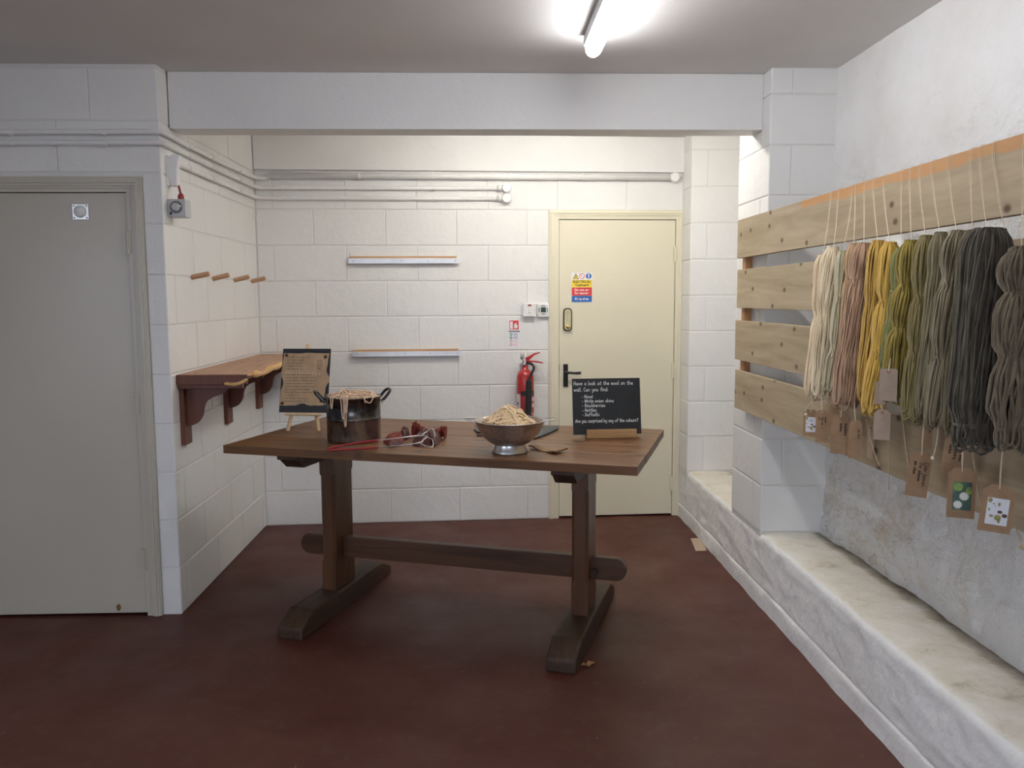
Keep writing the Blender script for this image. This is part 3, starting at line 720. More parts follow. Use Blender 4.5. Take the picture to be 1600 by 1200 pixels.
# ------------------------------------------------------------------ safety sign on the cream door
def flat(name, mat, parent, pts, y0, y1, mtx): 
    m_ = MB(); m_.prism(pts, y0, y1, mtx); return m_.build(name, mat, parent)
def rect(x0, x1, z0, z1): return [(x0, z0), (x1, z0), (x1, z1), (x0, z1)]
def put_text(name, txt, size, x, z, y, mat, parent, mtx, bold=0.0, align='CENTER', sx=1.0):
    me = text_mesh(txt, size, align, bold)
    me.transform(mtx @ Matrix.Translation((x, y, z)) @ Matrix.Diagonal((sx, 1, 1, 1)))
    return link(name, me, mat, parent)
sg = setp(empty('safety_sign', bwp(2.062, 0.0, 1.437)), 'yellow, red and blue electrical cupboard safety sign on cream door', 'sign')
def sgp(o): 
    o.parent = sg; o.matrix_parent_inverse = sg.matrix_world.inverted(); return o
bpy.context.view_layer.update()
sx0, sx1 = 1.996, 2.129
sgp(flat('backing', 'white_print', None, rect(sx0 - 0.002, sx1 + 0.002, 1.434, 1.627), -0.0015, 0.0, MBW))
sgp(flat('yellow_band', 'yellow_print', None, rect(sx0, sx1, 1.532, 1.580), -0.0022, -0.0015, MBW))
sgp(flat('red_band', 'red_print', None, rect(sx0, sx1, 1.478, 1.531), -0.0022, -0.0015, MBW))
sgp(flat('blue_band', 'blue_print', None, rect(sx0, sx1, 1.437, 1.477), -0.0022, -0.0015, MBW))
T0 = (2.0225, 1.585)
sgp(flat('warning_triangle', 'black_print', None, [(T0[0] - 0.020, T0[1]), (T0[0] + 0.020, T0[1]), (T0[0], T0[1] + 0.038)], -0.0022, -0.0015, MBW))
sgp(flat('warning_triangle_fill', 'yellow_print', None, [(T0[0] - 0.0145, T0[1] + 0.003), (T0[0] + 0.0145, T0[1] + 0.003), (T0[0], T0[1] + 0.031)], -0.0027, -0.0022, MBW))
sgp(flat('lightning_bolt', 'black_print', None, [(T0[0] + .001, T0[1] + .026), (T0[0] - .005, T0[1] + .014), (T0[0], T0[1] + .014), (T0[0] - .002, T0[1] + .005), (T0[0] + .006, T0[1] + .016), (T0[0] + .001, T0[1] + .016)], -0.0032, -0.0027, MBW))
def ringpts(cx, cz, r, n=28): return [(cx + r * math.cos(2 * PI * i / n), cz + r * math.sin(2 * PI * i / n)) for i in range(n)]
sgp(flat('prohibition_ring', 'red_print', None, ringpts(2.0635, 1.6045, 0.0185), -0.0022, -0.0015, MBW))
sgp(flat('prohibition_face', 'white_print', None, ringpts(2.0635, 1.6045, 0.0148), -0.0027, -0.0022, MBW))
q = [(-0.0015, -0.0148), (0.0015, -0.0148), (0.0015, 0.0148), (-0.0015, 0.0148)]
sgp(flat('prohibition_bar', 'red_print', None, [(2.0635 + (a * math.cos(.78) - b * math.sin(.78)), 1.6045 + (a * math.sin(.78) + b * math.cos(.78))) for a, b in q], -0.0031, -0.0027, MBW))
sgp(flat('mandatory_disc', 'blue_print', None, ringpts(2.107, 1.6045, 0.0185), -0.0022, -0.0015, MBW))
sgp(flat('mandatory_mark', 'white_print', None, [(2.1035, 1.597), (2.1105, 1.597), (2.1115, 1.618), (2.1025, 1.618)], -0.0027, -0.0022, MBW))
sgp(flat('mandatory_dot', 'white_print', None, ringpts(2.107, 1.592, 0.0036, 12), -0.0027, -0.0022, MBW))
for txt, z, size, mt in (('ELECTRICAL', 1.5675, 0.021, 'black_print'), ('Cupboard', 1.5465, 0.021, 'black_print'), ('Do not use', 1.5150, 0.021, 'white_print'), ('for storage', 1.4945, 0.021, 'white_print'), ('Keep clear', 1.4570, 0.021, 'white_print')):
    sgp(put_text('lettering', txt, size, 2.0625, z, -0.0026, mt, None, MBW, bold=0.0006))

# fire-point notice on the block wall
fs = setp(empty('fire_notice', bwp(1.617, 0, 1.13)), 'small white fire extinguisher notice above the red extinguisher', 'sign')
bpy.context.view_layer.update()
def fsp(o): o.parent = fs; o.matrix_parent_inverse = fs.matrix_world.inverted(); return o
fx0, fx1, fz0, fz1 = 1.578, 1.660, 1.135, 1.328
fsp(flat('backing', simple('notice_white', (0.80, 0.79, 0.83), 0.4, var=0.02), None, rect(fx0, fx1, fz0, fz1), -0.003, 0.001, MBW))
fsp(flat('red_panel', 'red_print', None, rect(fx0 + 0.010, fx1 - 0.012, fz1 - 0.066, fz1 - 0.008), -0.0036, -0.003, MBW))
fsp(flat('pictogram', 'white_print', None, rect(fx0 + 0.014, fx0 + 0.032, fz1 - 0.062, fz1 - 0.014), -0.0042, -0.0036, MBW))
fsp(flat('flame_mark', 'white_print', None, [(fx0 + .040, fz1 - .060), (fx0 + .060, fz1 - .058), (fx0 + .066, fz1 - .036), (fx0 + .058, fz1 - .042), (fx0 + .054, fz1 - .018), (fx0 + .046, fz1 - .034), (fx0 + .041, fz1 - .026)], -0.0042, -0.0036, MBW))
fsp(flat('black_bar', 'black_print', None, rect(fx0 + 0.006, fx1 - 0.006, fz1 - 0.083, fz1 - 0.074), -0.0036, -0.003, MBW))
for q in range(7): fsp(flat('tiny_print', 'white_print', None, rect(fx0 + 0.012 + q * 0.0085, fx0 + 0.017 + q * 0.0085, fz1 - 0.080, fz1 - 0.077), -0.0042, -0.0036, MBW))
for i, (mt, dz) in enumerate((('green_print', .098), ('green_print', .120), ('red_print', .142), ('red_print', .165))):
    if i < 2: fsp(flat('green_symbol', mt, None, rect(fx0 + 0.012, fx0 + 0.028, fz1 - dz - 0.008, fz1 - dz + 0.008), -0.0036, -0.003, MBW)); fsp(flat('symbol_face', 'white_print', None, rect(fx0 + 0.017, fx0 + 0.023, fz1 - dz - 0.003, fz1 - dz + 0.003), -0.0042, -0.0036, MBW))
    else: fsp(flat('round_symbol', mt, None, ringpts(fx0 + 0.020, fz1 - dz, 0.0095, 20), -0.0036, -0.003, MBW)); fsp(flat('symbol_face', 'white_print', None, ringpts(fx0 + 0.020, fz1 - dz, 0.0075, 20), -0.0042, -0.0036, MBW)); fsp(flat('symbol_bar', 'black_print', None, [(fx0 + .015, fz1 - dz - .005), (fx0 + .017, fz1 - dz - .006), (fx0 + .025, fz1 - dz + .005), (fx0 + .023, fz1 - dz + .006)], -0.0046, -0.0042, MBW))
    for q in range(3): fsp(flat('small_print', 'blue_print' if i < 2 else 'pink_print', None, rect(fx0 + 0.036, fx0 + 0.066 - 0.006 * (q % 2), fz1 - dz + 0.005 - q * 0.006, fz1 - dz + 0.0072 - q * 0.006), -0.0036, -0.003, MBW))

# fused switch and thermostat beside the cream door
def wroot(name, u, z, label, cat, group=None):
    e = setp(empty(name, mat=MBW @ Matrix.Translation((u, 0, z))), label, cat, group); bpy.context.view_layer.update(); return e
e = wroot('wall_switch', 1.7165, 1.3885, 'white fused wall switch with a red indicator beside the thermostat', 'switch')
mb = MB(); mb.box(-0.040, 0.040, -0.030, 0.001, -0.042, 0.042); mb.build('back_box', 'white_plastic', e, bevel=0.003)
mb = MB(); mb.box(-0.041, 0.041, -0.038, -0.030, -0.043, 0.043); mb.build('face_plate', 'white_plastic', e, bevel=0.003)
mb = MB(); mb.box(-0.007, 0.007, -0.043, -0.038, -0.017, 0.014); mb.build('rocker', 'white_plastic', e, bevel=0.002)
mb = MB(); mb.box(-0.007, 0.007, -0.0395, -0.038, -0.0195, -0.0172); mb.build('rocker_gap', 'dark_grey', e)
mb = MB(); mb.box(-0.011, 0.011, -0.0405, -0.038, 0.023, 0.035); mb.build('indicator', simple('neon_red', (0.30, 0.09, 0.06), 0.3), e)
for s in (-1, 1):
    mb = MB(); mb.lathe([(0, 0.0015), (0.0035, 0.001), (0.004, 0)], 10, Matrix.Translation((s * 0.031, -0.038, 0.0)) @ Matrix.Rotation(PI / 2, 4, 'X')); mb.build('screw', 'steel', e)
e = wroot('thermostat', 1.808, 1.3845, 'white thermostat with a dark display beside the door frame', 'thermostat')
mb = MB(); mb.box(-0.037, 0.037, -0.026, 0.001, -0.042, 0.042); mb.build('case', 'white_plastic', e, bevel=0.005)
mb = MB(); mb.prism(ringpts(-0.002, 0.003, 0.030, 24), -0.029, -0.026); mb.build('bezel', 'dark_grey', e)
mb = MB(); mb.prism(rounded(-0.025, 0.021, -0.022, 0.026, 0.008), -0.032, -0.029); mb.build('frame', 'white_plastic', e)
mb = MB(); mb.box(-0.018, 0.015, -0.034, -0.032, -0.013, 0.020); mb.build('display', simple('lcd', (0.045, 0.075, 0.065), 0.2), e)

# ------------------------------------------------------------------ shelf rails on the back wall
def rail(u0, u1, z0, z1, label, nails):
    e = wroot('wall_rail', (u0 + u1) / 2, z0, label, 'rail'); L = (u1 - u0) / 2
    hgt = z1 - z0
    mb = MB(); mb.box(-L + 0.006, L - 0.02, -0.022, -0.001, 0.012, hgt); mb.build('batten', 'rail_wood', e, bevel=0.0015)
    mb = MB(); mb.prism([(-L, 0.0), (L, 0.0), (L, hgt - 0.014), (-L, hgt - 0.014)], -0.030, -0.022); mb.build('metal_strip', 'alu', e, bevel=0.001)
    mb = MB(); mb.box(-L, L, -0.034, -0.030, -0.003, 0.003); mb.build('strip_lip', 'alu', e)
    for x in (-0.92, -0.05, 0.42, 0.92):
        m_ = MB(); m_.lathe([(0, 0.002), (0.003, 0.0015), (0.0035, 0)], 8, Matrix.Translation((x * L, -0.030, 0.014)) @ Matrix.Rotation(PI / 2, 4, 'X')); m_.build('screw', 'dark_grey', e)
    if nails:
        for x in (-L + 0.014, L - 0.02):
            m_ = MB(); m_.tube([(x, -0.012, hgt - 0.01), (x, -0.012, hgt + 0.024)], 0.0018, 6); m_.build('nail', 'steel', e)
rail(0.569, 1.270, 1.690, 1.733, 'upper wooden rail with a metal strip and two upright nails', True)
rail(0.578, 1.276, 1.100, 1.141, 'lower wooden rail with a metal strip and no nails', False)

# ------------------------------------------------------------------ conduits
R1 = 0.0125
def clip_at(parent, p, axis, r=R1):
    """saddle clip round a conduit"""
    mb = MB(); a = Vector(axis).normalized() * 0.007
    mb.tube([Vector(p) - a, Vector(p) + a], r + 0.004, 12); return mb.build('saddle_clip', 'pipe', parent, smooth=False)
xw = XL + R1 + 0.005; yw = YF - R1 - 0.005
def conduit(name, label, z, zb, back_pts, front, group='white conduits'):
    root = setp(empty(name, (XL, YF, z)), label, 'conduit', group); root_m = root
    bpy.context.view_layer.update()
    def par(o): o.parent = root; o.matrix_parent_inverse = Matrix.Translation((-XL, -YF, -z)); return o
    pts = []
    if front:
        pts += [Vector((-3.38, yw, z - .004)), Vector((-2.2, yw, z - .003)), Vector((XL - 0.04, yw, z))]
        pts += [Vector((XL + (R1 + 0.006) * math.sin(a), YF - (R1 + 0.006) * math.cos(a), z)) for a in np.linspace(0.0, PI / 2, 7)]
    else: pts += [Vector((xw, 3.90, z))]
    pts += [Vector((xw, 3.95, z)), Vector((xw, 4.6, z)), Vector((xw, 5.26, zb)), ]
    pts += [bwp(0.030, 0.030, zb), bwp(0.065, R1 + 0.005, zb)] + back_pts
    mb = MB(); mb.tube(pts, R1, 12); par(mb.build('pipe', 'pipe', None, smooth=True))
    return root, par
ca, para = conduit('electrical_conduit', 'topmost white conduit, thick along the back wall to a round box', 2.198, 2.212, [bwp(0.10, R1 + .005, 2.222)], True)
mb = MB(); mb.tube([bwp(0.09, 0.025, 2.228), bwp(2.63, 0.025, 2.233)], 0.019, 14); para(mb.build('thick_pipe', 'pipe', None, smooth=True))
def junction(par, u, z, r):
    mb = MB(); mb.lathe([(0, 0.046), (r * .80, 0.046), (r * .95, 0.042), (r, 0.034), (r, 0)], 28, MBW @ Matrix.Translation((u, 0, z)) @ Matrix.Rotation(PI / 2, 4, 'X')); par(mb.build('junction_box', 'pipe', None, smooth=False))
    mb = MB(); mb.tube([bwp(u - r - 0.03, 0.0195, z), bwp(u - r + 0.005, 0.0195, z)], 0.018, 14); par(mb.build('coupling', 'pipe', None, smooth=True))
junction(para, 2.660, 2.233, 0.0305)
for u in (0.65, 1.11, 1.60, 2.06): para(clip_at(None, bwp(u, 0.025, 2.228 + 0.005 * u / 2.63), MBW.to_3x3() @ Vector((1, 0, 0)), 0.019))
cb, parb = conduit('electrical_conduit', 'middle white conduit ending in the upper of two round boxes', 2.152, 2.155, [bwp(0.8, R1 + .005, 2.156), bwp(1.54, R1 + .005, 2.160)], True)
junction(parb, 1.572, 2.162, 0.031)
cc, parc = conduit('electrical_conduit', 'lowest white conduit ending in the lower of two round boxes', 2.090, 2.092, [bwp(0.8, R1 + .005, 2.093), bwp(1.54, R1 + .005, 2.096)], False)
junction(parc, 1.572, 2.097, 0.031)
for par, z, zz in ((para, 2.198, None), (parb, 2.152, 2.157), (parc, 2.090, 2.094)):
    for y in (4.12, 4.46, 4.95): par(clip_at(None, (xw, y, z), (0, 1, 0)))
    if zz:
        for u in (0.17, 0.65, 1.11): par(clip_at(None, bwp(u, R1 + .005, zz), MBW.to_3x3() @ Vector((1, 0, 0))))
    if par is not parc:
        for x in (-1.65, -2.05): par(clip_at(None, (x, yw, z - .003), (1, 0, 0)))

# isolator switch at the wall corner with its trunking
e = setp(empty('isolator_switch', (XL, 3.86, 1.84)), 'grey rotary isolator box with red gland on the alcove corner', 'switch'); 
mb = MB(); mb.box(0.0, 0.082, 0.0, 0.075, -0.004, 0.076); mb.build('box', 'grey_plastic', e, bevel=0.004)
MI = Matrix.Translation((0.041, 0.0, 0.040)) @ Matrix.Rotation(PI / 2, 4, 'X')
mb = MB(); mb.lathe([(0, 0.006), (0.026, 0.006), (0.028, 0)], 28, MI); mb.build('dial', 'dark_grey', e)
mb = MB(); mb.lathe([(0, 0.018), (0.015, 0.018), (0.019, 0.006)], 28, MI); mb.build('knob', 'grey_plastic', e)
mb = MB(); mb.box(0.054, 0.066, -0.012, -0.006, 0.041, 0.046); mb.build('pointer', 'white_print', e)
mb = MB(); mb.box(0.012, 0.022, -0.0015, 0.0, 0.006, 0.018); mb.build('label_square', 'black', e)
mb = MB(); mb.lathe([(0.013, 0.0), (0.014, 0.012), (0.012, 0.022), (0.006, 0.030), (0, 0.030)], 16, Matrix.Translation((0.052, 0.036, 0.076))); mb.build('cable_gland', 'red_rubber', e, smooth=True)
mb = MB(); mb.tube(smooth_path([(0.052, 0.036, 0.10), (0.047, 0.036, 0.125), (0.040, 0.036, 0.150)], 4), 0.005, 10); mb.build('red_cable', 'red_rubber', e, smooth=True)
e = setp(empty('cable_trunking', (XL, 3.86, 1.975)), 'curved white cable cover above the isolator box', 'cable cover')
mb = MB(); mb.prism([(0.018, 0.0), (0.046, 0.002), (0.048, 0.075), (0.052, 0.105), (0.064, 0.138), (0.030, 0.140), (0.014, 0.128), (0.006, 0.106), (0.006, 0.07)], 0.012, 0.052); mb.build('cover', 'white_plastic', e, bevel=0.003)
mb = MB(); mb.box(0.0, 0.014, 0.014, 0.050, 0.002, 0.135); mb.build('back_strip', 'white_plastic', e)

# ------------------------------------------------------------------ coat pegs on the alcove side wall
for i, (y, lab) in enumerate(((4.147, 'short wooden coat peg closest to the isolator box'), (4.466, 'wooden coat peg, second along from the isolator box'), (4.841, 'wooden coat peg, second along from the alcove corner'), (5.20, 'short wooden coat peg closest to the alcove corner'))):
    mb = MB(); t = 0.20 + 0.04 * (i > 0)
    mb.tube([(-0.012, 0, 0), (0.0, 0, 0), (0.078, 0, 0.078 * t), (0.082, 0, 0.082 * t)], [0.0125, 0.0125, 0.0125, 0.0105], 16)
    o = mb.build('coat_peg', 'peg', None, smooth=False, loc=(XL + 0.002, y, 1.574)); setp(o, lab, 'peg', 'coat pegs on the alcove wall')

# ------------------------------------------------------------------ live-edge wall shelf
sh = setp(empty('wall_shelf', (XL, 4.6, 1.12)), 'live-edge wooden shelf on red-brown scrolled brackets', 'shelf')
y0, y1 = 3.875 - 4.6, 5.325 - 4.6
front = []
for t in np.linspace(0, 1, 40):
    y = y0 + (y1 - y0) * t
    x = 0.315 + 0.030 * math.sin(t * 9 + 0.4) * (0.25 + t) + 0.012 * noise.noise(Vector((t * 11, 0, 0)))
    if t < 0.04: x = 0.315
    front.append((x, y))
def slab(z0, z1, xin, wave=0.0):
    mb = MB(); n = len(front)
    for zi, z in enumerate((z0, (z0 * .35 + z1 * .65), z1)):
        off = (-0.020, 0.006, -0.004)[zi]
        for (x, y) in front: mb.v.append((x + off + (0.006 * noise.noise(Vector((y * 30, z * 60, 0)))), y, z))
    for zi in range(2):
        for i in range(n - 1): mb.f.append((zi * n + i, zi * n + i + 1, (zi + 1) * n + i + 1, (zi + 1) * n + i))
    b = len(mb.v)
    for z in (z0, z1):
        for (x, y) in front: mb.v.append((xin, y, z))
    for i in range(n - 1):
        mb.f.append((2 * n + i, 2 * n + i + 1, b + n + i + 1, b + n + i)); mb.f.append((i + 1, i, b + i, b + i + 1)); mb.f.append((b + i, b + n + i, b + n + i + 1, b + i + 1))
    for i in (0, n - 1): mb.f.append((i, n + i, 2 * n + i, b + n + i, b + i))
    return mb
slab(-0.030, 0.0, 0.004).build('shelf_slab', 'shelf_wood', sh, smooth=False)
# pale sapwood edge strip following the front
mb = MB()
edge = [Vector((x + 0.004, y, -0.014 + 0.006 * math.sin(y * 17))) for (x, y) in front[2:]]
mb.tube(edge, [0.014 + 0.004 * math.sin(i * .9) for i in range(len(edge))], 8); mb.build('sapwood_edge', 'sapwood', sh, smooth=True)
mb = MB(); mb.box(0.002, 0.300, y0 + 0.006, y0 + 0.030, -0.066, -0.030); mb.box(0.002, 0.325, y0 - 0.006, y0 + 0.010, -0.046, -0.002); mb.build('end_rail', 'mahogany', sh, bevel=0.002)
mb = MB(); mb.lathe([(0, 0.010), (0.012, 0.009), (0.015, 0)], 18, Matrix.Translation((0.225, y0 - 0.006, -0.028)) @ Matrix.Rotation(PI / 2, 4, 'X')); mb.build('end_knot', 'mahogany', sh)
mb = MB(); mb.tube(smooth_path([(0.225, y0 - 0.008, -0.040), (0.26, y0 - 0.010, -0.046), (0.295, y0 - 0.008, -0.040), (0.325, y0 + 0.002, -0.022)], 5), 0.009, 8); mb.build('end_sapwood', 'sapwood', sh, smooth=True)
ogee = [(0.022, -0.030), (0.225, -0.030), (0.222, -0.055), (0.205, -0.085), (0.175, -0.103), (0.140, -0.115), (0.112, -0.135), (0.100, -0.165), (0.092, -0.200), (0.072, -0.230), (0.045, -0.245), (0.022, -0.248)]
ogs = [(p.x, p.z) for p in smooth_path([Vector((a, 0, b)) for a, b in ogee[1:]], 4)]
for by in (3.945, 4.60, 5.235):
    br = MB(); br.prism([ogee[0]] + ogs, by - 4.6 - 0.012, by - 4.6 + 0.012); b_ = br.build('bracket', 'mahogany', sh, bevel=0.0015)
    br = MB(); br.box(0.0, 0.022, by - 4.6 - 0.045, by - 4.6 + 0.045, -0.335, -0.030); br.build('wall_plate', 'mahogany', b_, bevel=0.002)
    br = MB(); br.box(0.022, 0.250, by - 4.6 - 0.020, by - 4.6 + 0.020, -0.052, -0.0305); br.build('cross_rail', 'mahogany', b_, bevel=0.002)

# ------------------------------------------------------------------ fire extinguisher
fe = wroot('fire_extinguisher', 1.683, 0.70, 'red fire extinguisher with black horn hung on the block wall', 'fire extinguisher')
off = Matrix.Translation((0, -0.075, 0))
mb = MB(); mb.lathe([(0, 0), (0.045, 0.002), (0.054, 0.012), (0.0555, 0.03), (0.0555, 0.245), (0.053, 0.268), (0.044, 0.290), (0.028, 0.303), (0.019, 0.310), (0.018, 0.338), (0, 0.338)], 36, off); mb.build('cylinder', 'red', fe, smooth=True)
def arc_panel(r, a0, a1, z0, z1, n=12):
    m_ = MB()
    for i in range(n + 1):
        a = a0 + (a1 - a0) * i / n
        m_.v += [(r * math.cos(a), r * math.sin(a) - 0.075, z0), (r * math.cos(a), r * math.sin(a) - 0.075, z1)]
    for i in range(n): m_.f.append((2 * i, 2 * i + 2, 2 * i + 3, 2 * i + 1))
    return m_
arc_panel(0.0565, -PI * 0.98, -PI * 0.72, 0.015, 0.150).build('white_label', simple('label_lilac', (0.66, 0.60, 0.62), 0.4), fe, smooth=True)
arc_panel(0.0570, -PI * 0.90, -PI * 0.80, 0.080, 0.098).build('label_mark', 'dark_grey', fe)
arc_panel(0.0570, -PI * 0.96, -PI * 0.74, 0.045, 0.0475).build('label_line', 'dark_grey', fe)
arc_panel(0.0565, -PI * 0.70, -PI * 0.10, 0.140, 0.172).build('black_band', 'black_print', fe, smooth=True)
arc_panel(0.0565, -PI * 0.30, -PI * 0.05, 0.105, 0.130).build('print_patch', 'pink_print', fe, smooth=True)
arc_panel(0.0565, -PI * 0.30, -PI * 0.05, 0.065, 0.090).build('print_patch', 'pink_print', fe, smooth=True)
for i in range(6): arc_panel(0.0565, -PI * (0.62 - i * .085), -PI * (0.575 - i * .085), 0.016, 0.032 - 0.004 * (i % 2), 3).build('print_mark', 'pink_print', fe)
mb = MB(); mb.lathe([(0.018, 0.334), (0.023, 0.338), (0.023, 0.350), (0.014, 0.354), (0.013, 0.380), (0, 0.382)], 20, Matrix.Translation((-0.004, -0.075, 0))); vl = mb.build('valve', 'steel', fe, smooth=False)
mb = MB(); mb.lathe([(0.010, 0.372), (0.013, 0.378), (0.013, 0.405), (0.008, 0.412), (0, 0.412)], 16, Matrix.Translation((-0.020, -0.075, 0))); mb.build('valve_stem', 'steel', vl, smooth=True)
mb = MB(); mb.prism([(-0.012, 0.366), (0.012, 0.352), (0.030, 0.372), (0.060, 0.398), (0.096, 0.413), (0.094, 0.419), (0.060, 0.412), (0.025, 0.392), (-0.010, 0.378)], -0.086, -0.064); mb.build('upper_lever', 'red', fe, bevel=0.002)
mb = MB(); mb.prism([(0.008, 0.356), (0.060, 0.352), (0.105, 0.346), (0.120, 0.343), (0.112, 0.352), (0.080, 0.360), (0.020, 0.366)], -0.085, -0.065); mb.build('carry_handle', 'red', fe, bevel=0.002)
mb = MB(); mb.tube(smooth_path([(0.010, -0.092, 0.348), (0.026, -0.125, 0.350), (0.046, -0.145, 0.335), (0.046, -0.150, 0.312), (0.032, -0.150, 0.285), (0.020, -0.150, 0.255), (0.018, -0.150, 0.235)], 6), 0.0085, 12); mb.build('hose', 'black', fe, smooth=True)
mb = MB(); mb.tube([(0.018, -0.150, 0.245), (0.017, -0.150, 0.236), (0.012, -0.150, 0.06), (0.010, -0.150, 0.025)], [0.015, 0.0185, 0.0225, 0.0235], 18); mb.build('horn', 'black', fe, smooth=False)
mb = MB(); mb.box(-0.018, 0.018, -0.030, 0.001, 0.24, 0.30); mb.box(-0.03, 0.03, -0.006, 0.001, 0.20, 0.34); mb.build('wall_bracket', 'steel', fe)

# ------------------------------------------------------------------ trestle table
TA = math.radians(-18.3)
tb = setp(empty('trestle_table', (-0.136, 3.737, 0), TA), 'dark oak trestle table with plank top and wedged stretcher', 'table')
TZ = 0.84; TL, TW = 1.79, 0.915
MT = Matrix.Translation((-0.136, 3.737, 0)) @ Matrix.Rotation(TA, 4, 'Z')
edges = [-TW / 2, -0.215, 0.03, 0.235, TW / 2]
for i in range(4):
    mb = MB(); mb.box(-TL / 2 + random.uniform(0, .003), TL / 2 - random.uniform(0, .003), edges[i] + 0.0008, edges[i + 1] - 0.0008, TZ - 0.036, TZ - random.uniform(0, .0006)); mb.build('plank', 'oak_top', tb, bevel=0.0025)
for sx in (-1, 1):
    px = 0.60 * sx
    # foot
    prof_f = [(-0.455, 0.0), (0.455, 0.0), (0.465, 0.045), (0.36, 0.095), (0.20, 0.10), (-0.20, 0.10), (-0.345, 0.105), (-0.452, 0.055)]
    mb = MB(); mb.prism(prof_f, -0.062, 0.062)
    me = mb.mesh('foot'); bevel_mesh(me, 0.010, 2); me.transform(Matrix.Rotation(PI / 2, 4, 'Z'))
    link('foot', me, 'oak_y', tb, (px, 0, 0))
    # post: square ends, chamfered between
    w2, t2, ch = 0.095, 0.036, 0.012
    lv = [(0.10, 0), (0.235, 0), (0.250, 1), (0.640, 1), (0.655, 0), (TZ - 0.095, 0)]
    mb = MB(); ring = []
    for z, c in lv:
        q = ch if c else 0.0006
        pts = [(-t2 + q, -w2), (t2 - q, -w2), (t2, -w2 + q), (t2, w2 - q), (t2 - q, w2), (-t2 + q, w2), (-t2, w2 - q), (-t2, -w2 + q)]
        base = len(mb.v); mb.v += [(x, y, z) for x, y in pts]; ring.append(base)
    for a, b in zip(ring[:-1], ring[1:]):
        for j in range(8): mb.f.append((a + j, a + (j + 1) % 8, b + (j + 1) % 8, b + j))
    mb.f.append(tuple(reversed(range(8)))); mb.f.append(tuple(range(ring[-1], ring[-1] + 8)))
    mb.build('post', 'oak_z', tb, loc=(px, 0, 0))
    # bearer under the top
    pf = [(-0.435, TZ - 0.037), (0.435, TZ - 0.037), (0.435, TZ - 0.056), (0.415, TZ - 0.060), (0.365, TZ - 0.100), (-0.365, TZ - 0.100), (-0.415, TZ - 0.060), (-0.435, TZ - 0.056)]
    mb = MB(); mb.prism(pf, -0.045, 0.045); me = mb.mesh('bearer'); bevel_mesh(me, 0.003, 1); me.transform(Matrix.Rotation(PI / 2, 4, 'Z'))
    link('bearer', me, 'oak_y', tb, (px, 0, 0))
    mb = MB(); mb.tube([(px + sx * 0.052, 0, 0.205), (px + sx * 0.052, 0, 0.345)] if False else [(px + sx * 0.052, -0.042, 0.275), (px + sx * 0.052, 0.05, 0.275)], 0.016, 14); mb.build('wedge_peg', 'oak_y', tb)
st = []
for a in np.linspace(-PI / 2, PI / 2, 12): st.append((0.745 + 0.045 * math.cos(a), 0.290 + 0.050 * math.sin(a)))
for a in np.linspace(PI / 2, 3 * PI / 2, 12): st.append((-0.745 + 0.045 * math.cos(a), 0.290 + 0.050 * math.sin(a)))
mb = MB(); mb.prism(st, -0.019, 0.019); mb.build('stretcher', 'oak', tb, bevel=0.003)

# ------------------------------------------------------------------ yarn helpers
def heap_strands(mb, n, R, height, r, L=(0.10, 0.28), k=5, seed=1, dip=0.0):
    g = np.random.default_rng(seed)
    for i in range(n):
        rad = R * math.sqrt(g.random()) * 0.97; ph = g.random() * 2 * PI
        p = np.array([rad * math.cos(ph), rad * math.sin(ph)]); d = g.random() * 2 * PI; curv = g.normal(0, 16)
        pts = []; step = 0.009; lay = g.random() * 0.012
        m = int(g.uniform(*L) / step); zj = g.normal(0, 1, m).cumsum() * 0.0009
        for q in range(m):
            rr = np.hypot(*p)
            if rr > R * 0.97: d = math.atan2(-p[1], -p[0]) + g.normal(0, .5); curv = g.normal(0, 12)
            z = height(min(np.hypot(*p) / R, 1.0), math.atan2(p[1], p[0])) + lay + zj[q] + 0.003 * math.sin(q * .8 + i)
            pts.append((p[0], p[1], z))
            curv += g.normal(0, 5); curv *= 0.93; d += curv * step * 1.0 + g.normal(0, .06)
            p = p + step * np.array([math.cos(d), math.sin(d)])
        if len(pts) > 4: mb.tube(pts, r, k)

# ------------------------------------------------------------------ dye pot with wool
PC = Vector((-0.578, 3.680, TZ + 0.001))
pot = setp(empty('dye_pot', PC), 'black stained steel stock pot with wool hanging over its rim', 'pot')
mb = MB(); mb.lathe([(0, 0.0), (0.110, 0.0), (0.116, 0.004), (0.118, 0.012), (0.118, 0.098), (0.1195, 0.100), (0.1195, 0.104), (0.118, 0.106), (0.118, 0.190), (0.122, 0.193), (0.122, 0.197), (0.117, 0.197), (0.1155, 0.19), (0.1155, 0.02), (0, 0.018)], 64); mb.build('body', 'pot', pot, smooth=False)
for o in list(pot.children): o.data.polygons.foreach_set('use_smooth', [True] * len(o.data.polygons))
for s in (-1, 1):
    a = math.radians(24 if s > 0 else 188)
    ca_, sa_ = math.cos(a), math.sin(a)
    def hp_(rad, tang, z): return (rad * ca_ - tang * sa_, rad * sa_ + tang * ca_, z)
    mb = MB(); mb.tube(smooth_path([hp_(0.117, -0.038, 0.172), hp_(0.135, -0.036, 0.186), hp_(0.158, -0.030, 0.212), hp_(0.166, 0.0, 0.220), hp_(0.158, 0.030, 0.212), hp_(0.135, 0.036, 0.186), hp_(0.117, 0.038, 0.172)], 6), 0.0065, 10)
    h_ = mb.build('handle', 'black', pot, smooth=True)
    for tg in (-0.038, 0.038):
        mb = MB(); mb.lathe([(0, 0.006), (0.007, 0.005), (0.009, 0)], 10, Matrix.Translation(hp_(0.118, tg, 0.170)) @ Matrix.Rotation(a, 4, 'Z') @ Matrix.Rotation(PI / 2, 4, 'Y')); mb.build('rivet', 'steel', h_, smooth=True)
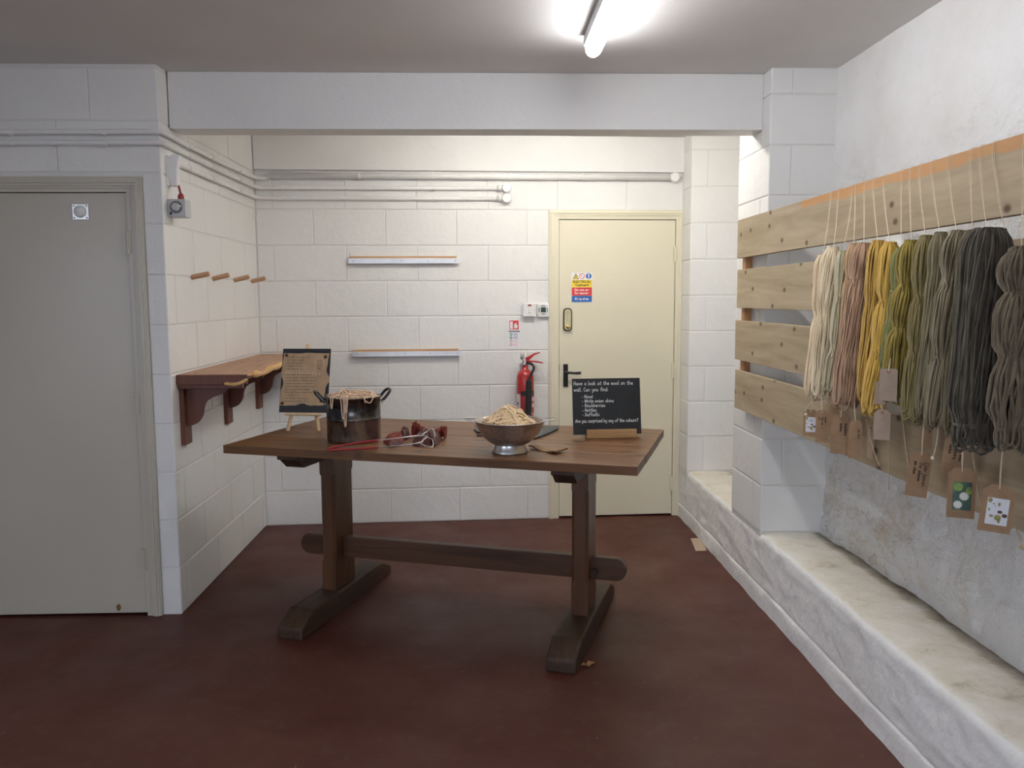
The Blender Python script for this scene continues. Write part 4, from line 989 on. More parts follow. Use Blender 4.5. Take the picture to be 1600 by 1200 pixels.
wl = setp(empty('wool_bundle', PC + Vector((0, 0, 0.12))), 'pale blush wool heaped inside the dye pot', 'wool')
def hpot(t, a): return 0.062 + 0.022 * math.exp(-((t * math.cos(a) + 0.35) ** 2 + (t * math.sin(a)) ** 2) / 0.12) + 0.014 * math.exp(-((t * math.cos(a) - 0.3) ** 2) / 0.1) + 0.008 * (1 - t)
mb = MB(); heap_strands(mb, 85, 0.110, hpot, 0.0031, seed=5); mb.build('strands', 'wool_pink', wl, smooth=True)
mb = grid_surface(np.linspace(0.0, 0.112, 10), np.linspace(0, 2 * PI, 33), lambda r, a: (r * math.cos(a), r * math.sin(a), hpot(r / 0.112, a) - 0.006)); mb.build('wool_core', 'wool_pink', wl, smooth=True)
mb = MB()
def hang(a, dz, wdt, k=0.1262):
    f = lambda aa, rr, z: (rr * math.cos(aa), rr * math.sin(aa), z - 0.12)
    pts = [f(a, 0.085, 0.205), f(a, 0.112, 0.208), f(a, k, 0.198), f(a + wdt * .1, k + .001, 0.18), f(a + wdt * .2, k + .0015, 0.197 - dz * .6), f(a + wdt * .35, k + .002, 0.197 - dz * .92), f(a + wdt * .5, k + .002, 0.197 - dz), f(a + wdt * .68, k + .002, 0.197 - dz * .92), f(a + wdt * .85, k + .0015, 0.197 - dz * .5), f(a + wdt, k, 0.198), f(a + wdt, 0.112, 0.208), f(a + wdt, 0.085, 0.204)]
    mb.tube(smooth_path(pts, 5), 0.0027, 6)
hang(math.radians(-131), 0.043, 0.12); hang(math.radians(-106), 0.085, 0.16); hang(math.radians(-101), 0.118, 0.12); hang(math.radians(-98), 0.06, 0.10); hang(math.radians(-60), 0.020, 0.35)
mb.build('hanging_loops', 'wool_pink', wl, smooth=True)
mb = MB(); 
for q in range(6):
    a0 = math.radians(-150 + q * 22); mb.tube(smooth_path([(0.119 * math.cos(a0 + t * .5), 0.119 * math.sin(a0 + t * .5), 0.0795 + 0.004 * math.sin(t * 7 + q)) for t in np.linspace(0, 1, 6)], 4), 0.0026, 6)
mb.build('rim_strands', 'wool_raw', wl, smooth=True)

# ------------------------------------------------------------------ colander with wool
CC = Vector((0.104, 3.350, TZ + 0.001))
col = setp(empty('colander', CC), 'footed metal colander with wire handles holding pale wool', 'colander')
prof_c = [(0.062, 0.032), (0.080, 0.040), (0.102, 0.058), (0.120, 0.080), (0.133, 0.104), (0.139, 0.126), (0.143, 0.127), (0.143, 0.131), (0.138, 0.131), (0.131, 0.106), (0.118, 0.083), (0.100, 0.062), (0.078, 0.044), (0.0, 0.036), (0.0, 0.032)]
mb = MB(); mb.lathe(prof_c, 64, close=True); mb.build('bowl', 'colander', col, smooth=True)
mb = MB(); mb.lathe([(0.062, 0.034), (0.063, 0.026), (0.068, 0.012), (0.073, 0.002), (0.073, 0.0), (0.069, 0.0), (0.060, 0.026), (0.058, 0.034)], 48); mb.build('foot_ring', 'steel', col, smooth=True)
for s, ang in ((-1, 176), (1, -6)):
    a = math.radians(ang); ca_, sa_ = math.cos(a), math.sin(a)
    def hq(rad, tang, z): return (rad * ca_ - tang * sa_, rad * sa_ + tang * ca_, z)
    mb = MB(); mb.tube(smooth_path([hq(0.138, -0.045, 0.118), hq(0.146, -0.044, 0.131), hq(0.165, -0.034, 0.134), hq(0.182, -0.016, 0.137), hq(0.182, 0.016, 0.137), hq(0.165, 0.034, 0.134), hq(0.146, 0.044, 0.131), hq(0.138, 0.045, 0.118)], 6), 0.0022, 8); h_ = mb.build('wire_handle', 'steel', col, smooth=True)
    for tg in (-0.045, 0.045):
        mb = MB(); mb.lathe([(0, 0.005), (0.006, 0.004), (0.008, 0)], 10, Matrix.Translation(hq(0.1335, tg, 0.112)) @ Matrix.Rotation(a, 4, 'Z') @ Matrix.Rotation(PI / 2, 4, 'Y')); mb.build('rivet', 'steel', h_, smooth=True)
wc = setp(empty('wool_bundle', CC + Vector((0, 0, 0.05))), 'undyed cream wool piled up in the metal colander', 'wool')
def hcol(t, a): 
    x = t * math.cos(a); y = t * math.sin(a)
    return 0.052 + 0.072 * math.exp(-((x + 0.06) ** 2 * 2.6 + (y) ** 2 * 2.0)) + 0.012 * math.exp(-((x - .45) ** 2 + y * y) / .06) + 0.012 * math.exp(-((x + .5) ** 2 + (y + .2) ** 2) / .06)
mb = MB(); heap_strands(mb, 120, 0.108, hcol, 0.0036, L=(0.12, 0.34), seed=9); mb.build('strands', 'wool_raw', wc, smooth=True)
mb = grid_surface(np.linspace(0.0, 0.112, 12), np.linspace(0, 2 * PI, 33), lambda r, a: (r * math.cos(a), r * math.sin(a), hcol(r / 0.112, a) - 0.013 - 0.02 * (r / .112) ** 4)); mb.build('wool_core', 'wool_raw', wc, smooth=True)

# ------------------------------------------------------------------ chalkboard on its foot
cbd = setp(empty('chalkboard', (0.553, 3.672, TZ + 0.001), math.radians(3.5)), 'small black chalkboard with white handwriting in a wooden foot', 'chalkboard')
tilt = math.radians(10)
MCB = Matrix.Translation((0.0, 0.0, 0.014)) @ Matrix.Rotation(-tilt, 4, 'X')
mb = MB(); mb.box(-0.155, 0.155, 0.0, 0.006, 0.0, 0.252, MCB); mb.build('board', 'board_black', cbd, bevel=0.001)
mb = MB()
rows = [('Have a look at the wool on the', -0.148, 0.2225, 0.0088), ('wall. Can you find:', -0.148, 0.1945, 0.0088), ('* Wood', -0.112, 0.164, 0.0078), ('* White onion skins', -0.112, 0.144, 0.0078), ('* Blackberries', -0.112, 0.1235, 0.0078), ('* Nettles', -0.112, 0.103, 0.0078), ('* Daffodils', -0.112, 0.083, 0.0078), ('Are you surprised by any of the colours?', -0.145, 0.0545, 0.0082)]
for t, x, z, s in rows: handwriting(mb, t, x, z, s * 1.06, 0.0019, -0.0006, 1.08 if len(t) < 38 else 0.915)
me = mb.mesh('handwriting'); me.transform(MCB); link('handwriting', me, 'chalk', cbd)
mb = MB(); mb.box(-0.098, 0.128, -0.024, -0.002, 0.0, 0.038); mb.box(-0.098, 0.128, 0.012, 0.034, 0.0, 0.038); mb.box(-0.098, 0.128, -0.004, 0.014, 0.0, 0.010); mb.build('foot', 'pine_block', cbd, bevel=0.0015)

# ------------------------------------------------------------------ display easel with recipe card
ez = setp(empty('table_easel', (-0.858, 3.925, TZ + 0.005), math.radians(-8)), 'small pine table easel standing behind the dye pot', 'easel')
te = math.radians(15)
ME = Matrix.Translation((0, 0, 0.0)) @ Matrix.Rotation(-te, 4, 'X')
def leg(p, q, r, name='leg'):
    m_ = MB(); m_.tube([p, q], r, 4); return m_.build(name, 'pine_new', ez)
leg(ME @ Vector((-0.076, 0.004, 0.0)), ME @ Vector((0.0, 0.004, 0.405)), 0.0095); leg(ME @ Vector((0.076, 0.004, 0.0)), ME @ Vector((0.0, 0.004, 0.405)), 0.0095)
leg((0.0, 0.215, 0.002), (0.0, 0.112, 0.385), 0.008, 'rear_leg')
mb = MB(); mb.box(-0.088, 0.088, -0.022, 0.002, 0.072, 0.084, ME); mb.build('ledge', 'pine_new', ez, bevel=0.001)
mb = MB(); mb.tube([ME @ Vector((0, 0.004, 0.36)), ME @ Vector((0, 0.004, 0.418))], 0.010, 10); mb.build('top_peg', 'pine_new', ez)
rc = setp(empty('recipe_card', (-0.858, 3.925, TZ + 0.0895), math.radians(-8)), 'black card with burnt-edged brown handwritten sheet on the easel', 'notice')
MR = Matrix.Translation((0, 0, -0.084)) @ Matrix.Rotation(-te, 4, 'X') @ Matrix.Translation((0, -0.012, 0.085))
mb = MB(); mb.box(-0.118, 0.118, 0.0, 0.004, 0.0, 0.308, MR); mb.build('black_card', 'card_black', rc)
outl = []
def edge_pts(a, b, n, amp, ph):
    for i in range(n):
        t = i / n; x = a[0] + (b[0] - a[0]) * t; z = a[1] + (b[1] - a[1]) * t
        dx, dz = b[0] - a[0], b[1] - a[1]; L = math.hypot(dx, dz)
        w_ = amp * math.sin(t * PI) * (math.sin(t * 9 + ph) + 0.5 * math.sin(t * 21 + ph))
        outl.append((x - dz / L * w_, z + dx / L * w_))
edge_pts((-0.117, 0.034), (0.100, 0.036), 16, 0.006, 3.3); edge_pts((0.100, 0.036), (0.113, 0.286), 22, 0.010, 0.5); edge_pts((0.113, 0.286), (-0.111, 0.286), 10, 0.002, 1); edge_pts((-0.111, 0.286), (-0.117, 0.034), 22, 0.007, 2.2)
flat('brown_sheet', 'kraft_sheet', rc, outl, -0.0015, 0.0, MR)
mb = MB()
g2 = random.Random(3)
letters = '~~~^~_'
def scribble(n): return ' '.join(''.join(g2.choice(letters) for _ in range(g2.randint(2, 7))) for _ in range(n))
for i in range(16):
    z = 0.268 - i * 0.0142
    if i == 5: continue
    n_ = 5 if i > 5 or i == 0 else 3
    handwriting(mb, scribble(n_)[:30 if n_ == 5 else 19], -0.094, z - 0.004, 0.0040, 0.0007, -0.0021, 1.3, 0.08)
for i in range(4): handwriting(mb, scribble(1)[:6], 0.055, 0.246 - i * 0.0125, 0.0040, 0.0007, -0.0021, 1.2, 0.08)
me = mb.mesh('handwriting'); me.transform(MR); link('handwriting', me, 'ink', rc)
mb = MB()
for i in range(12): x = -0.098 + i * 0.0165; mb.box(x, x + 0.0055, -0.0024, -0.0018, 0.190 + g2.uniform(-.002, .002) - i * .0006, 0.1945 - i * .0006)
mb.box(0.0445, 0.0463, -0.0024, -0.0018, 0.203, 0.256); mb.box(0.088, 0.0896, -0.0024, -0.0018, 0.203, 0.252)
me = mb.mesh('white_marks'); me.transform(MR); link('white_marks', me, 'pink_print', rc)
for x, z in ((-0.098, 0.276), (0.094, 0.268), (-0.104, 0.044), (0.086, 0.056)):
    mb = MB(); mb.lathe([(0, 0.004), (0.006, 0.003), (0.0085, 0)], 14, MR @ Matrix.Translation((x, -0.0015, z)) @ Matrix.Rotation(PI / 2, 4, 'X')); mb.build('paper_fastener', simple('copper_brad', (0.10, 0.05, 0.03), 0.4, 0.6), rc, smooth=True)

# ------------------------------------------------------------------ slate, bark, tongs, gloves
mb = MB(); sl = [(-0.050, 3.905), (0.12, 3.955), (0.362, 3.985), (0.352, 3.905), (0.300, 3.780), (0.226, 3.640), (0.10, 3.70), (-0.035, 3.745), (-0.010, 3.79), (-0.035, 3.84)]
pts = [(x, -(y)) for x, y in sl]
n = len(sl); cz = TZ + 0.001
mb.v = [(x - 0.16, y - 3.83, 0.0) for x, y in sl] + [(x - 0.16, y - 3.83, 0.007) for x, y in sl]
mb.f = [tuple(reversed(range(n))), tuple(range(n, 2 * n))] + [(i, (i + 1) % n, (i + 1) % n + n, i + n) for i in range(n)]
setp(mb.build('slate_slab', 'slate', None, loc=(0.16, 3.83, cz)), 'dark grey slate slab lying behind the colander', 'slate')
# curled bark piece
b0 = Vector((0.190, 3.425, 0)); b1 = Vector((0.300, 3.290, 0)); dirb = (b1 - b0); wdir = Vector((0.055, 0.05, 0))
def bk(t, s):
    p = b0 + dirb * t + wdir * (s * (0.35 + 0.65 * t))
    return Vector((p.x, p.y, 0.010 + 0.006 * math.sin(t * 7 + 1) + 0.004 * s * t)) 
mb = MB(); nt_, ns_ = 18, 6
for t in np.linspace(0, 1, nt_):
    for s in np.linspace(-0.3, 0.7, ns_): mb.v.append(tuple(bk(t, s) - Vector((0.245, 3.36, 0))))
base = len(mb.v)
for p_ in list(mb.v): mb.v.append((p_[0], p_[1], max(0.0, p_[2] - 0.007)))
for i in range(nt_ - 1):
    for j in range(ns_ - 1):
        a = i * ns_ + j; q = (a, a + ns_, a + ns_ + 1, a + 1); mb.f.append(q); mb.f.append(tuple(base + x for x in reversed(q)))
    for j in (0, ns_ - 1):
        a = i * ns_ + j; mb.f.append((a, a + ns_, base + a + ns_, base + a))
for i in (0, nt_ - 1):
    for j in range(ns_ - 1): a = i * ns_ + j; mb.f.append((a, a + 1, base + a + 1, base + a))
setp(mb.build('bark_strip', 'bark', None, loc=(0.245, 3.36, TZ)), 'thin curled strip of brown bark beside the colander foot', 'bark')

def cushion(outline, h, seed, mat, name, parent, loc, wr=0.006, n=14):
    """soft crumpled form with a star-shaped outline"""
    mb = MB(); m_ = len(outline); cx = sum(p[0] for p in outline) / m_; cy = sum(p[1] for p in outline) / m_
    ol = smooth_path([Vector((x, y, 0)) for x, y in outline], 7, True); k_ = len(ol)
    for i in range(n + 1):
        s = 1 - i / n
        for p in ol:
            x = cx + (p.x - cx) * s; y = cy + (p.y - cy) * s
            z = h * (1 - s ** 3) + (wr * 1.3 * noise.noise(Vector((x * 55, y * 55, seed))) + wr * 1.9 * (0.5 - abs(noise.noise(Vector((x * 24, y * 40, seed + 5)))) * 2)) * (1 - s ** 4)
            mb.v.append((x, y, max(0.0, z)))
    for i in range(n):
        for j in range(k_):
            j2 = (j + 1) % k_; mb.f.append((i * k_ + j, i * k_ + j2, (i + 1) * k_ + j2, (i + 1) * k_ + j))
    return mb.build(name, mat, parent, smooth=True, loc=loc)
g1 = setp(empty('work_glove', (-0.392, 3.62, TZ + 0.001)), 'crumpled red work glove lying against the dye pot', 'glove')
cushion([(-0.085, 0.00), (-0.055, 0.055), (0.00, 0.13), (0.045, 0.165), (0.075, 0.12), (0.060, 0.03), (0.065, -0.06), (0.03, -0.135), (-0.01, -0.15), (-0.035, -0.10), (-0.06, -0.06)], 0.030, 2, 'glove_red', 'glove_back', g1, (0, 0, 0), 0.008)
cushion([(0.02, 0.13), (0.05, 0.18), (0.09, 0.16), (0.085, 0.06), (0.06, 0.02), (0.03, 0.05)], 0.042, 4, 'glove_dark', 'glove_fingers', g1, (0, 0, 0), 0.007)
cushion([(-0.02, -0.155), (0.03, -0.14), (0.065, -0.09), (0.055, -0.02), (0.01, -0.06), (-0.03, -0.10)], 0.020, 14, 'glove_dark', 'glove_thumb', g1, (0, 0, 0), 0.006)
g1.scale = (0.60, 1, 1)
g2_ = setp(empty('work_glove', (-0.250, 3.645, TZ + 0.001)), 'crumpled maroon work glove with upright red cuff under the tongs', 'glove')
cushion([(-0.070, -0.12), (-0.02, -0.16), (0.02, -0.10), (0.055, -0.15), (0.075, -0.05), (0.07, 0.06), (0.02, 0.10), (-0.04, 0.12), (-0.075, 0.04)], 0.040, 7, 'glove_dark', 'glove_palm', g2_, (0, 0, 0), 0.009)
g2_.scale = (0.83, 1, 1)
def cuff(ring, hs, nm):
    """open crumpled cuff: a thin folded band standing on the glove"""
    P = smooth_path([Vector((x, y, 0)) for x, y in ring], 5); mb = MB(); k_ = len(P)
    H = np.interp(np.linspace(0, 1, k_), np.linspace(0, 1, len(hs)), hs)
    for i, p in enumerate(P):
        w_ = 0.004 * math.sin(i * 1.7)
        mb.v += [(p.x, p.y, 0.004), (p.x + w_, p.y - 0.004, H[i] * .55), (p.x + 2 * w_, p.y + 0.003, H[i]), (p.x + 2 * w_ + .002, p.y + 0.007, H[i] - .002), (p.x + w_ + .003, p.y + 0.004, H[i] * .5), (p.x + .002, p.y + 0.008, 0.004)]
    for i in range(k_ - 1):
        for j in range(5): mb.f.append((i * 6 + j, (i + 1) * 6 + j, (i + 1) * 6 + j + 1, i * 6 + j + 1))
    mb.build(nm, 'glove_red', g2_, smooth=True)
cuff([(-0.095, 0.085), (-0.075, 0.10), (-0.045, 0.07), (-0.01, 0.075), (0.015, 0.05)], (0.050, 0.072, 0.055, 0.040, 0.030), 'cuff')
cuff([(0.010, 0.055), (0.04, 0.045), (0.07, 0.06), (0.095, 0.035), (0.085, -0.01)], (0.030, 0.040, 0.052, 0.056, 0.034), 'cuff_fold')

tg = setp(empty('tongs', onz(600, 692, TZ)), 'long wire tongs with red coated handles lying across the gloves', 'tongs')
TGL = onz(600, 692, TZ)
def tp(x, y, z): return onz(x, y, TZ + z) - TGL
mb = MB()
hnd = smooth_path([tp(592, 688, .040), tp(560, 692, .022), tp(530, 697, .009), tp(515, 700.5, .006), tp(514, 703, .006), tp(530, 702.5, .006), tp(560, 701.5, .008), tp(590, 699, .018)], 6)
mb.tube(hnd, 0.0050, 8); mb.build('coated_handle', 'red_rubber', tg, smooth=True)
mb = MB(); mb.tube(smooth_path([tp(590, 688.3, .040), tp(625, 684, .052), tp(660, 680.5, .056), tp(668, 683.5, .056), tp(675, 686, .054)], 5), 0.0026, 8)
mb.tube(smooth_path([tp(588, 699, .018), tp(620, 696.5, .040), tp(655, 692, .052), tp(662, 687, .055), tp(668, 682.5, .056)], 5), 0.0026, 8)
mb.build('wire_arms', 'steel', tg, smooth=True)
mb = MB(); mb.tube(smooth_path([tp(657, 693, .052), tp(665, 697, .050), tp(674, 699, .048), tp(677, 695, .050), tp(676, 687, .054)], 5), 0.0024, 8)
mb.tube(smooth_path([tp(659, 680, .057), tp(667, 674, .070), tp(674, 669.5, .082), tp(678, 674, .076), tp(680, 682, .062)], 5), 0.0022, 8)
mb.build('wire_jaws', 'steel', tg, smooth=True)

# ------------------------------------------------------------------ display boards on battens
XBF = 1.250           # front face of the boards
YB0, YB1 = 0.62, 4.095
zr = [(1.653, 1.838), (1.411, 1.597), (1.158, 1.351), (0.917, 1.106)]
names = ['topmost weathered pine board with a freshly sanded orange edge', 'second weathered pine board down, behind the tops of the skeins', 'third weathered pine board down, behind the middle of the skeins', 'lowest weathered pine board, behind the hanging tags']
for i, ((z0, z1), lab) in enumerate(zip(zr, names)):
    mb = MB(); L = YB1 - YB0
    # local x along the board (from the far end towards the camera), y thickness, z height
    mb.box(0, L, 0, 0.020, -(z1 - z0) / 2, (z1 - z0) / 2)
    me = mb.mesh('display_board'); bevel_mesh(me, 0.0015, 1)
    o = link('display_board', me, 'weathered_strip' if i == 0 else 'weathered')
    o.matrix_world = Matrix.Translation((XBF, YB1 - 0.012 * (i % 2), (z0 + z1) / 2)) @ Matrix.Rotation(-PI / 2, 4, 'Z')
    setp(o, lab, 'board', 'weathered display boards')
for y, lab in ((4.045, 'pine batten fixing the far ends of the boards to the pier'), (0.78, 'pine batten fixing the near ends of the boards')):
    mb = MB(); mb.box(XBF + 0.0205, 1.3045, y - 0.022, y + 0.022, 0.925, 1.830)
    setp(mb.build('board_batten', 'batten'), lab, 'batten', 'battens behind the boards')

# ------------------------------------------------------------------ wool skeins
def wool_mat(name, c1, c2):
    m, nt, b = nodes_of(name)
    v = mapping(nt, (1, 1, 0.25))
    n_ = N(nt, 'ShaderNodeTexNoise', Scale=55.0, Detail=3.0); nt.links.new(v, n_.inputs['Vector'])
    r = ramp(nt, n_.outputs['Fac'], [(0.32, c1), (0.68, c2)]); nt.links.new(r.outputs[0], b.inputs['Base Color'])
    b.inputs['Roughness'].default_value = 0.85; b.inputs['Specular IOR Level'].default_value = 0.2
    b.inputs['Sheen Weight'].default_value = 0.25
    f = N(nt, 'ShaderNodeTexNoise', Scale=420.0, Detail=2.0); nt.links.new(mapping(nt), f.inputs['Vector']); bump(nt, b, f.outputs['Fac'], 0.4, 0.002)
    return m
WM = {
 'cream': wool_mat('cream_wool', (0.64, 0.50, 0.32), (0.84, 0.70, 0.49)),
 'ivory': wool_mat('ivory_wool', (0.68, 0.56, 0.37), (0.86, 0.74, 0.53)),
 'sage': wool_mat('pale_sage_wool', (0.43, 0.39, 0.25), (0.58, 0.53, 0.36)),
 'tan': wool_mat('tan_wool', (0.40, 0.25, 0.13), (0.56, 0.38, 0.22)),
 'pink': wool_mat('dusty_pink_wool', (0.35, 0.215, 0.135), (0.55, 0.365, 0.235)),
 'gold': wool_mat('gold_wool', (0.46, 0.28, 0.055), (0.66, 0.43, 0.11)),
 'yellow': wool_mat('yellow_wool', (0.55, 0.34, 0.06), (0.76, 0.51, 0.13)),
 'green': wool_mat('moss_green_wool', (0.15, 0.16, 0.045), (0.29, 0.29, 0.10)),
 'olive': wool_mat('olive_gold_wool', (0.23, 0.165, 0.026), (0.41, 0.31, 0.070)),
 'drab': wool_mat('drab_olive_wool', (0.19, 0.15, 0.055), (0.32, 0.26, 0.11)),
 'greyol': wool_mat('grey_olive_wool', (0.165, 0.138, 0.074), (0.285, 0.243, 0.142)),
 'grey': wool_mat('warm_grey_wool', (0.19, 0.158, 0.098), (0.335, 0.285, 0.185)),
 'dkol': wool_mat('dark_olive_wool', (0.11, 0.092, 0.042), (0.20, 0.17, 0.085)),
 'char': wool_mat('charcoal_wool', (0.055, 0.046, 0.033), (0.130, 0.112, 0.082)),
 'brown': wool_mat('brown_grey_wool', (0.105, 0.081, 0.050), (0.215, 0.172, 0.112)),
}
def skein(label, tpx, bpx, dia, n, ties, wm, xt=1.190, xb=1.170, seed=0, spx=None, r=0.0027, topw=0.55, twist=0.5, fluff=1.0, string=True):
    g = np.random.default_rng(100 + seed)
    T = np.array(onx(*tpx, xt)); B = np.array(onx(*bpx, xb)); ax = B - T; L = np.linalg.norm(ax); a = ax / L
    e1 = np.cross(a, [1, 0, 0]); e1 /= np.linalg.norm(e1); e2 = np.cross(a, e1)
    def env(t):
        s = np.clip(t / 0.10, 0, 1); v = topw + (1 - topw) * (s * (2 - s)) ** 0.8
        v = v * (1 + 0.14 * np.exp(-((t - 0.82) / 0.14) ** 2))
        for (tt, am) in ties: v = v * (1 - am * np.exp(-((t - tt) / 0.045) ** 2))
        return v
    dia *= 1.08; n = int(n * 0.85)
    root = setp(empty('wool_skein', tuple(T)), label, 'yarn', 'hanging wool skeins')
    mb = MB(); R = dia / 2
    sway = g.normal(0, 0.004, 2)
    def pos(t, th, rho):
        th = th + twist * t; rr = R * rho * env(t)
        c = T + np.outer(t, ax) + np.outer(np.sin(t * PI), sway[0] * e1 + sway[1] * e2)
        return c + (rr * np.cos(th))[:, None] * e1 + (rr * np.sin(th))[:, None] * e2 - T
    for i in range(n):
        th1 = g.random() * 2 * PI; th2 = th1 + g.normal(0, 0.7) ; rho1 = min(1, 0.62 + 0.42 * g.random() ** 0.6); rho2 = min(1.02, 0.55 + 0.45 * g.random() ** 0.6)
        tm = 0.955 - 0.05 * g.random() ** 2 + 0.012 * g.normal()
        t = np.concatenate([np.linspace(0, 0.12, 5), np.linspace(0.16, tm, 15)])
        wob = 0.018 * np.sin(t * g.uniform(5, 12) + g.random() * 6) * fluff
        pd = pos(t, th1 + wob * 6, rho1 + wob); pu = pos(t[::-1], th2 + wob[::-1] * 6, rho2 - wob[::-1])
        m0, m1 = pd[-1], pu[0]; dn = a * (0.012 + 0.5 * np.linalg.norm(m0 - m1) + 0.012 * g.random())
        mid = [(m0 + m1) / 2 + (m0 - m1) / 2 * math.cos(w_) + dn * math.sin(w_) + a * 0.004 for w_ in np.linspace(0.25, PI - 0.25, 7)]
        arch = [(pu[-1] + pd[0]) / 2 - a * 0.008]
        pts = np.vstack([arch, pd, mid, pu, arch])
        mb.tube(pts, r * g.uniform(0.85, 1.15), 4, caps=False)
    mb.build('yarn_strands', WM[wm], root, smooth=True)
    for (tt, am) in ties:
        if am < 0.25: continue
        m_ = MB()
        for q in range(2):
            tq = tt + 0.008 * q; rr = R * env(np.array([tq]))[0] * 1.06
            c = T + ax * tq + np.sin(tq * PI) * (sway[0] * e1 + sway[1] * e2) - T
            m_.tube([c + rr * (math.cos(x) * e1 + math.sin(x) * e2) + a * 0.004 * math.sin(x + q) for x in np.linspace(0, 2 * PI, 20, endpoint=False)], r * 1.1, 5, closed=True)
        fr = c - e2 * 0 + rr * (np.array([-1.0, -0.6, 0]) / 1.17)
        m_.tube(smooth_path([fr, fr + np.array([-0.006, -0.006, 0.004]), fr + np.array([-0.004, -0.012, -0.012]), fr + np.array([-0.006, -0.010, -0.026])], 4), r, 5)
        m_.build('tie', WM[wm], root, smooth=True)
    if string:   # loop of thread from the skein up over the top edge of the top board
        sp = onx(spx[0], spx[1], XBF - 0.002); zt = 1.8395
        s0 = Vector((XBF - 0.0015, sp.y, zt)) - Vector(T)
        m_ = MB()
        s1 = Vector((XBF - 0.0022, sp.y + (0 - 0) , 1.80)) - Vector(T)
        for d_ in (-0.004, 0.004):
            m_.tube([Vector((XBF + 0.022, sp.y + d_, 1.80)) - Vector(T), Vector((XBF + 0.021, sp.y + d_, zt + .0012)) - Vector(T), Vector((XBF - 0.001, sp.y + d_, zt + .0012)) - Vector(T), s1 + Vector((0, d_ * .9, 0)), Vector((xt * .4 + XBF * .6 - T[0] - 0.0005, (sp.y - T[1]) * .6 + d_ * .5, (1.80 - T[2]) * .5)), Vector((0.0, 0.0, -0.004))], 0.00065, 5)
        m_.build('hanging_thread', 'cotton', root)
    return root
S = skein
S('cream wool skein at the end of the row closest to the pier', (1285, 402), (1269, 612), 0.050, 60, [(0.44, .38)], 'cream', seed=1, spx=(1298, 301))
S('ivory wool skein with frayed top knot beside the cream skein', (1302, 389), (1284, 615), 0.062, 72, [(0.45, .30), (0.82, .2)], 'ivory', seed=2, spx=(1310, 298), xt=1.185, xb=1.168)
S('pale sage wool skein tied in two places behind the ivory skein', (1316, 396), (1297, 606), 0.040, 46, [(0.30, .35), (0.70, .5)], 'sage', seed=3, spx=(1332, 292), xt=1.183, xb=1.155)
S('tan wool skein half hidden behind the dusty pink skein', (1334, 384), (1318, 606), 0.044, 56, [(0.22, .35)], 'tan', seed=4, spx=(1337, 290), xt=1.198, xb=1.180)
S('dusty pink wool skein ending in loose curly loops', (1350, 384), (1322, 625), 0.070, 84, [(0.20, .35)], 'pink', seed=5, spx=(1351, 286), xt=1.185, xb=1.150)
S('dull gold wool skein between the pink and bright yellow skeins', (1372, 380), (1356, 618), 0.056, 62, [(0.40, .2)], 'gold', seed=6, spx=(1365, 282), xt=1.192, xb=1.172)
S('bright yellow wool skein with a tie below its middle', (1391, 383), (1362, 643), 0.058, 66, [(0.33, .45), (0.62, .25)], 'yellow', seed=7, spx=(1381, 278), xt=1.192, xb=1.150)
S('moss green wool skein, short and frayed, beside the yellow skein', (1408, 392), (1387, 566), 0.042, 56, [(0.35, .25), (0.6, .2)], 'green', seed=8, spx=(1409, 269), fluff=1.6, xt=1.186, xb=1.166)
S('olive gold wool skein bunched into three bulges by ties', (1424, 380), (1398, 618), 0.060, 78, [(0.26, .5), (0.55, .45)], 'olive', seed=9, spx=(1422, 265), fluff=1.4, xt=1.180, xb=1.155)
S('drab olive wool skein with loose side loops', (1447, 373), (1427, 652), 0.054, 70, [(0.31, .45), (0.62, .3)], 'drab', seed=10, spx=(1437, 261), fluff=1.3, xt=1.183, xb=1.162)
S('plain grey-olive wool skein hanging straight without ties', (1470, 368), (1447, 640), 0.050, 64, [(0.22, .15)], 'greyol', seed=11, spx=(1457, 254), xt=1.186, xb=1.160)
S('warm grey wool skein tied above and below its middle', (1496, 366), (1466, 662), 0.058, 76, [(0.24, .45), (0.64, .42)], 'grey', seed=12, spx=(1483, 247), xt=1.186, xb=1.146)
S('dark olive wool skein tucked beside the charcoal skein', (1520, 366), (1497, 668), 0.056, 60, [(0.5, .15)], 'dkol', seed=13, spx=(1517, 238), xt=1.170, xb=1.150)
S('large charcoal wool skein, thickest of the row', (1543, 365), (1524, 684), 0.094, 135, [(0.93, .25)], 'char', seed=14, spx=(1532, 234), topw=0.72, r=0.0029, xt=1.125, xb=1.100)
S('brown-grey wool skein half hidden by the knotted one', (1580, 402), (1560, 668), 0.056, 74, [(0.37, .4), (0.62, .2)], 'brown', seed=15, spx=(1553, 228), r=0.0031, fluff=1.5, xt=1.198, xb=1.190)
S('knotted brown-grey wool skein with a bunched top and tail', (1596, 394), (1580, 690), 0.078, 96, [(0.22, .45), (0.57, .42), (0.93, .5)], 'brown', seed=16, spx=(1601, 213), r=0.0032, fluff=1.6, xt=1.130, xb=1.090)

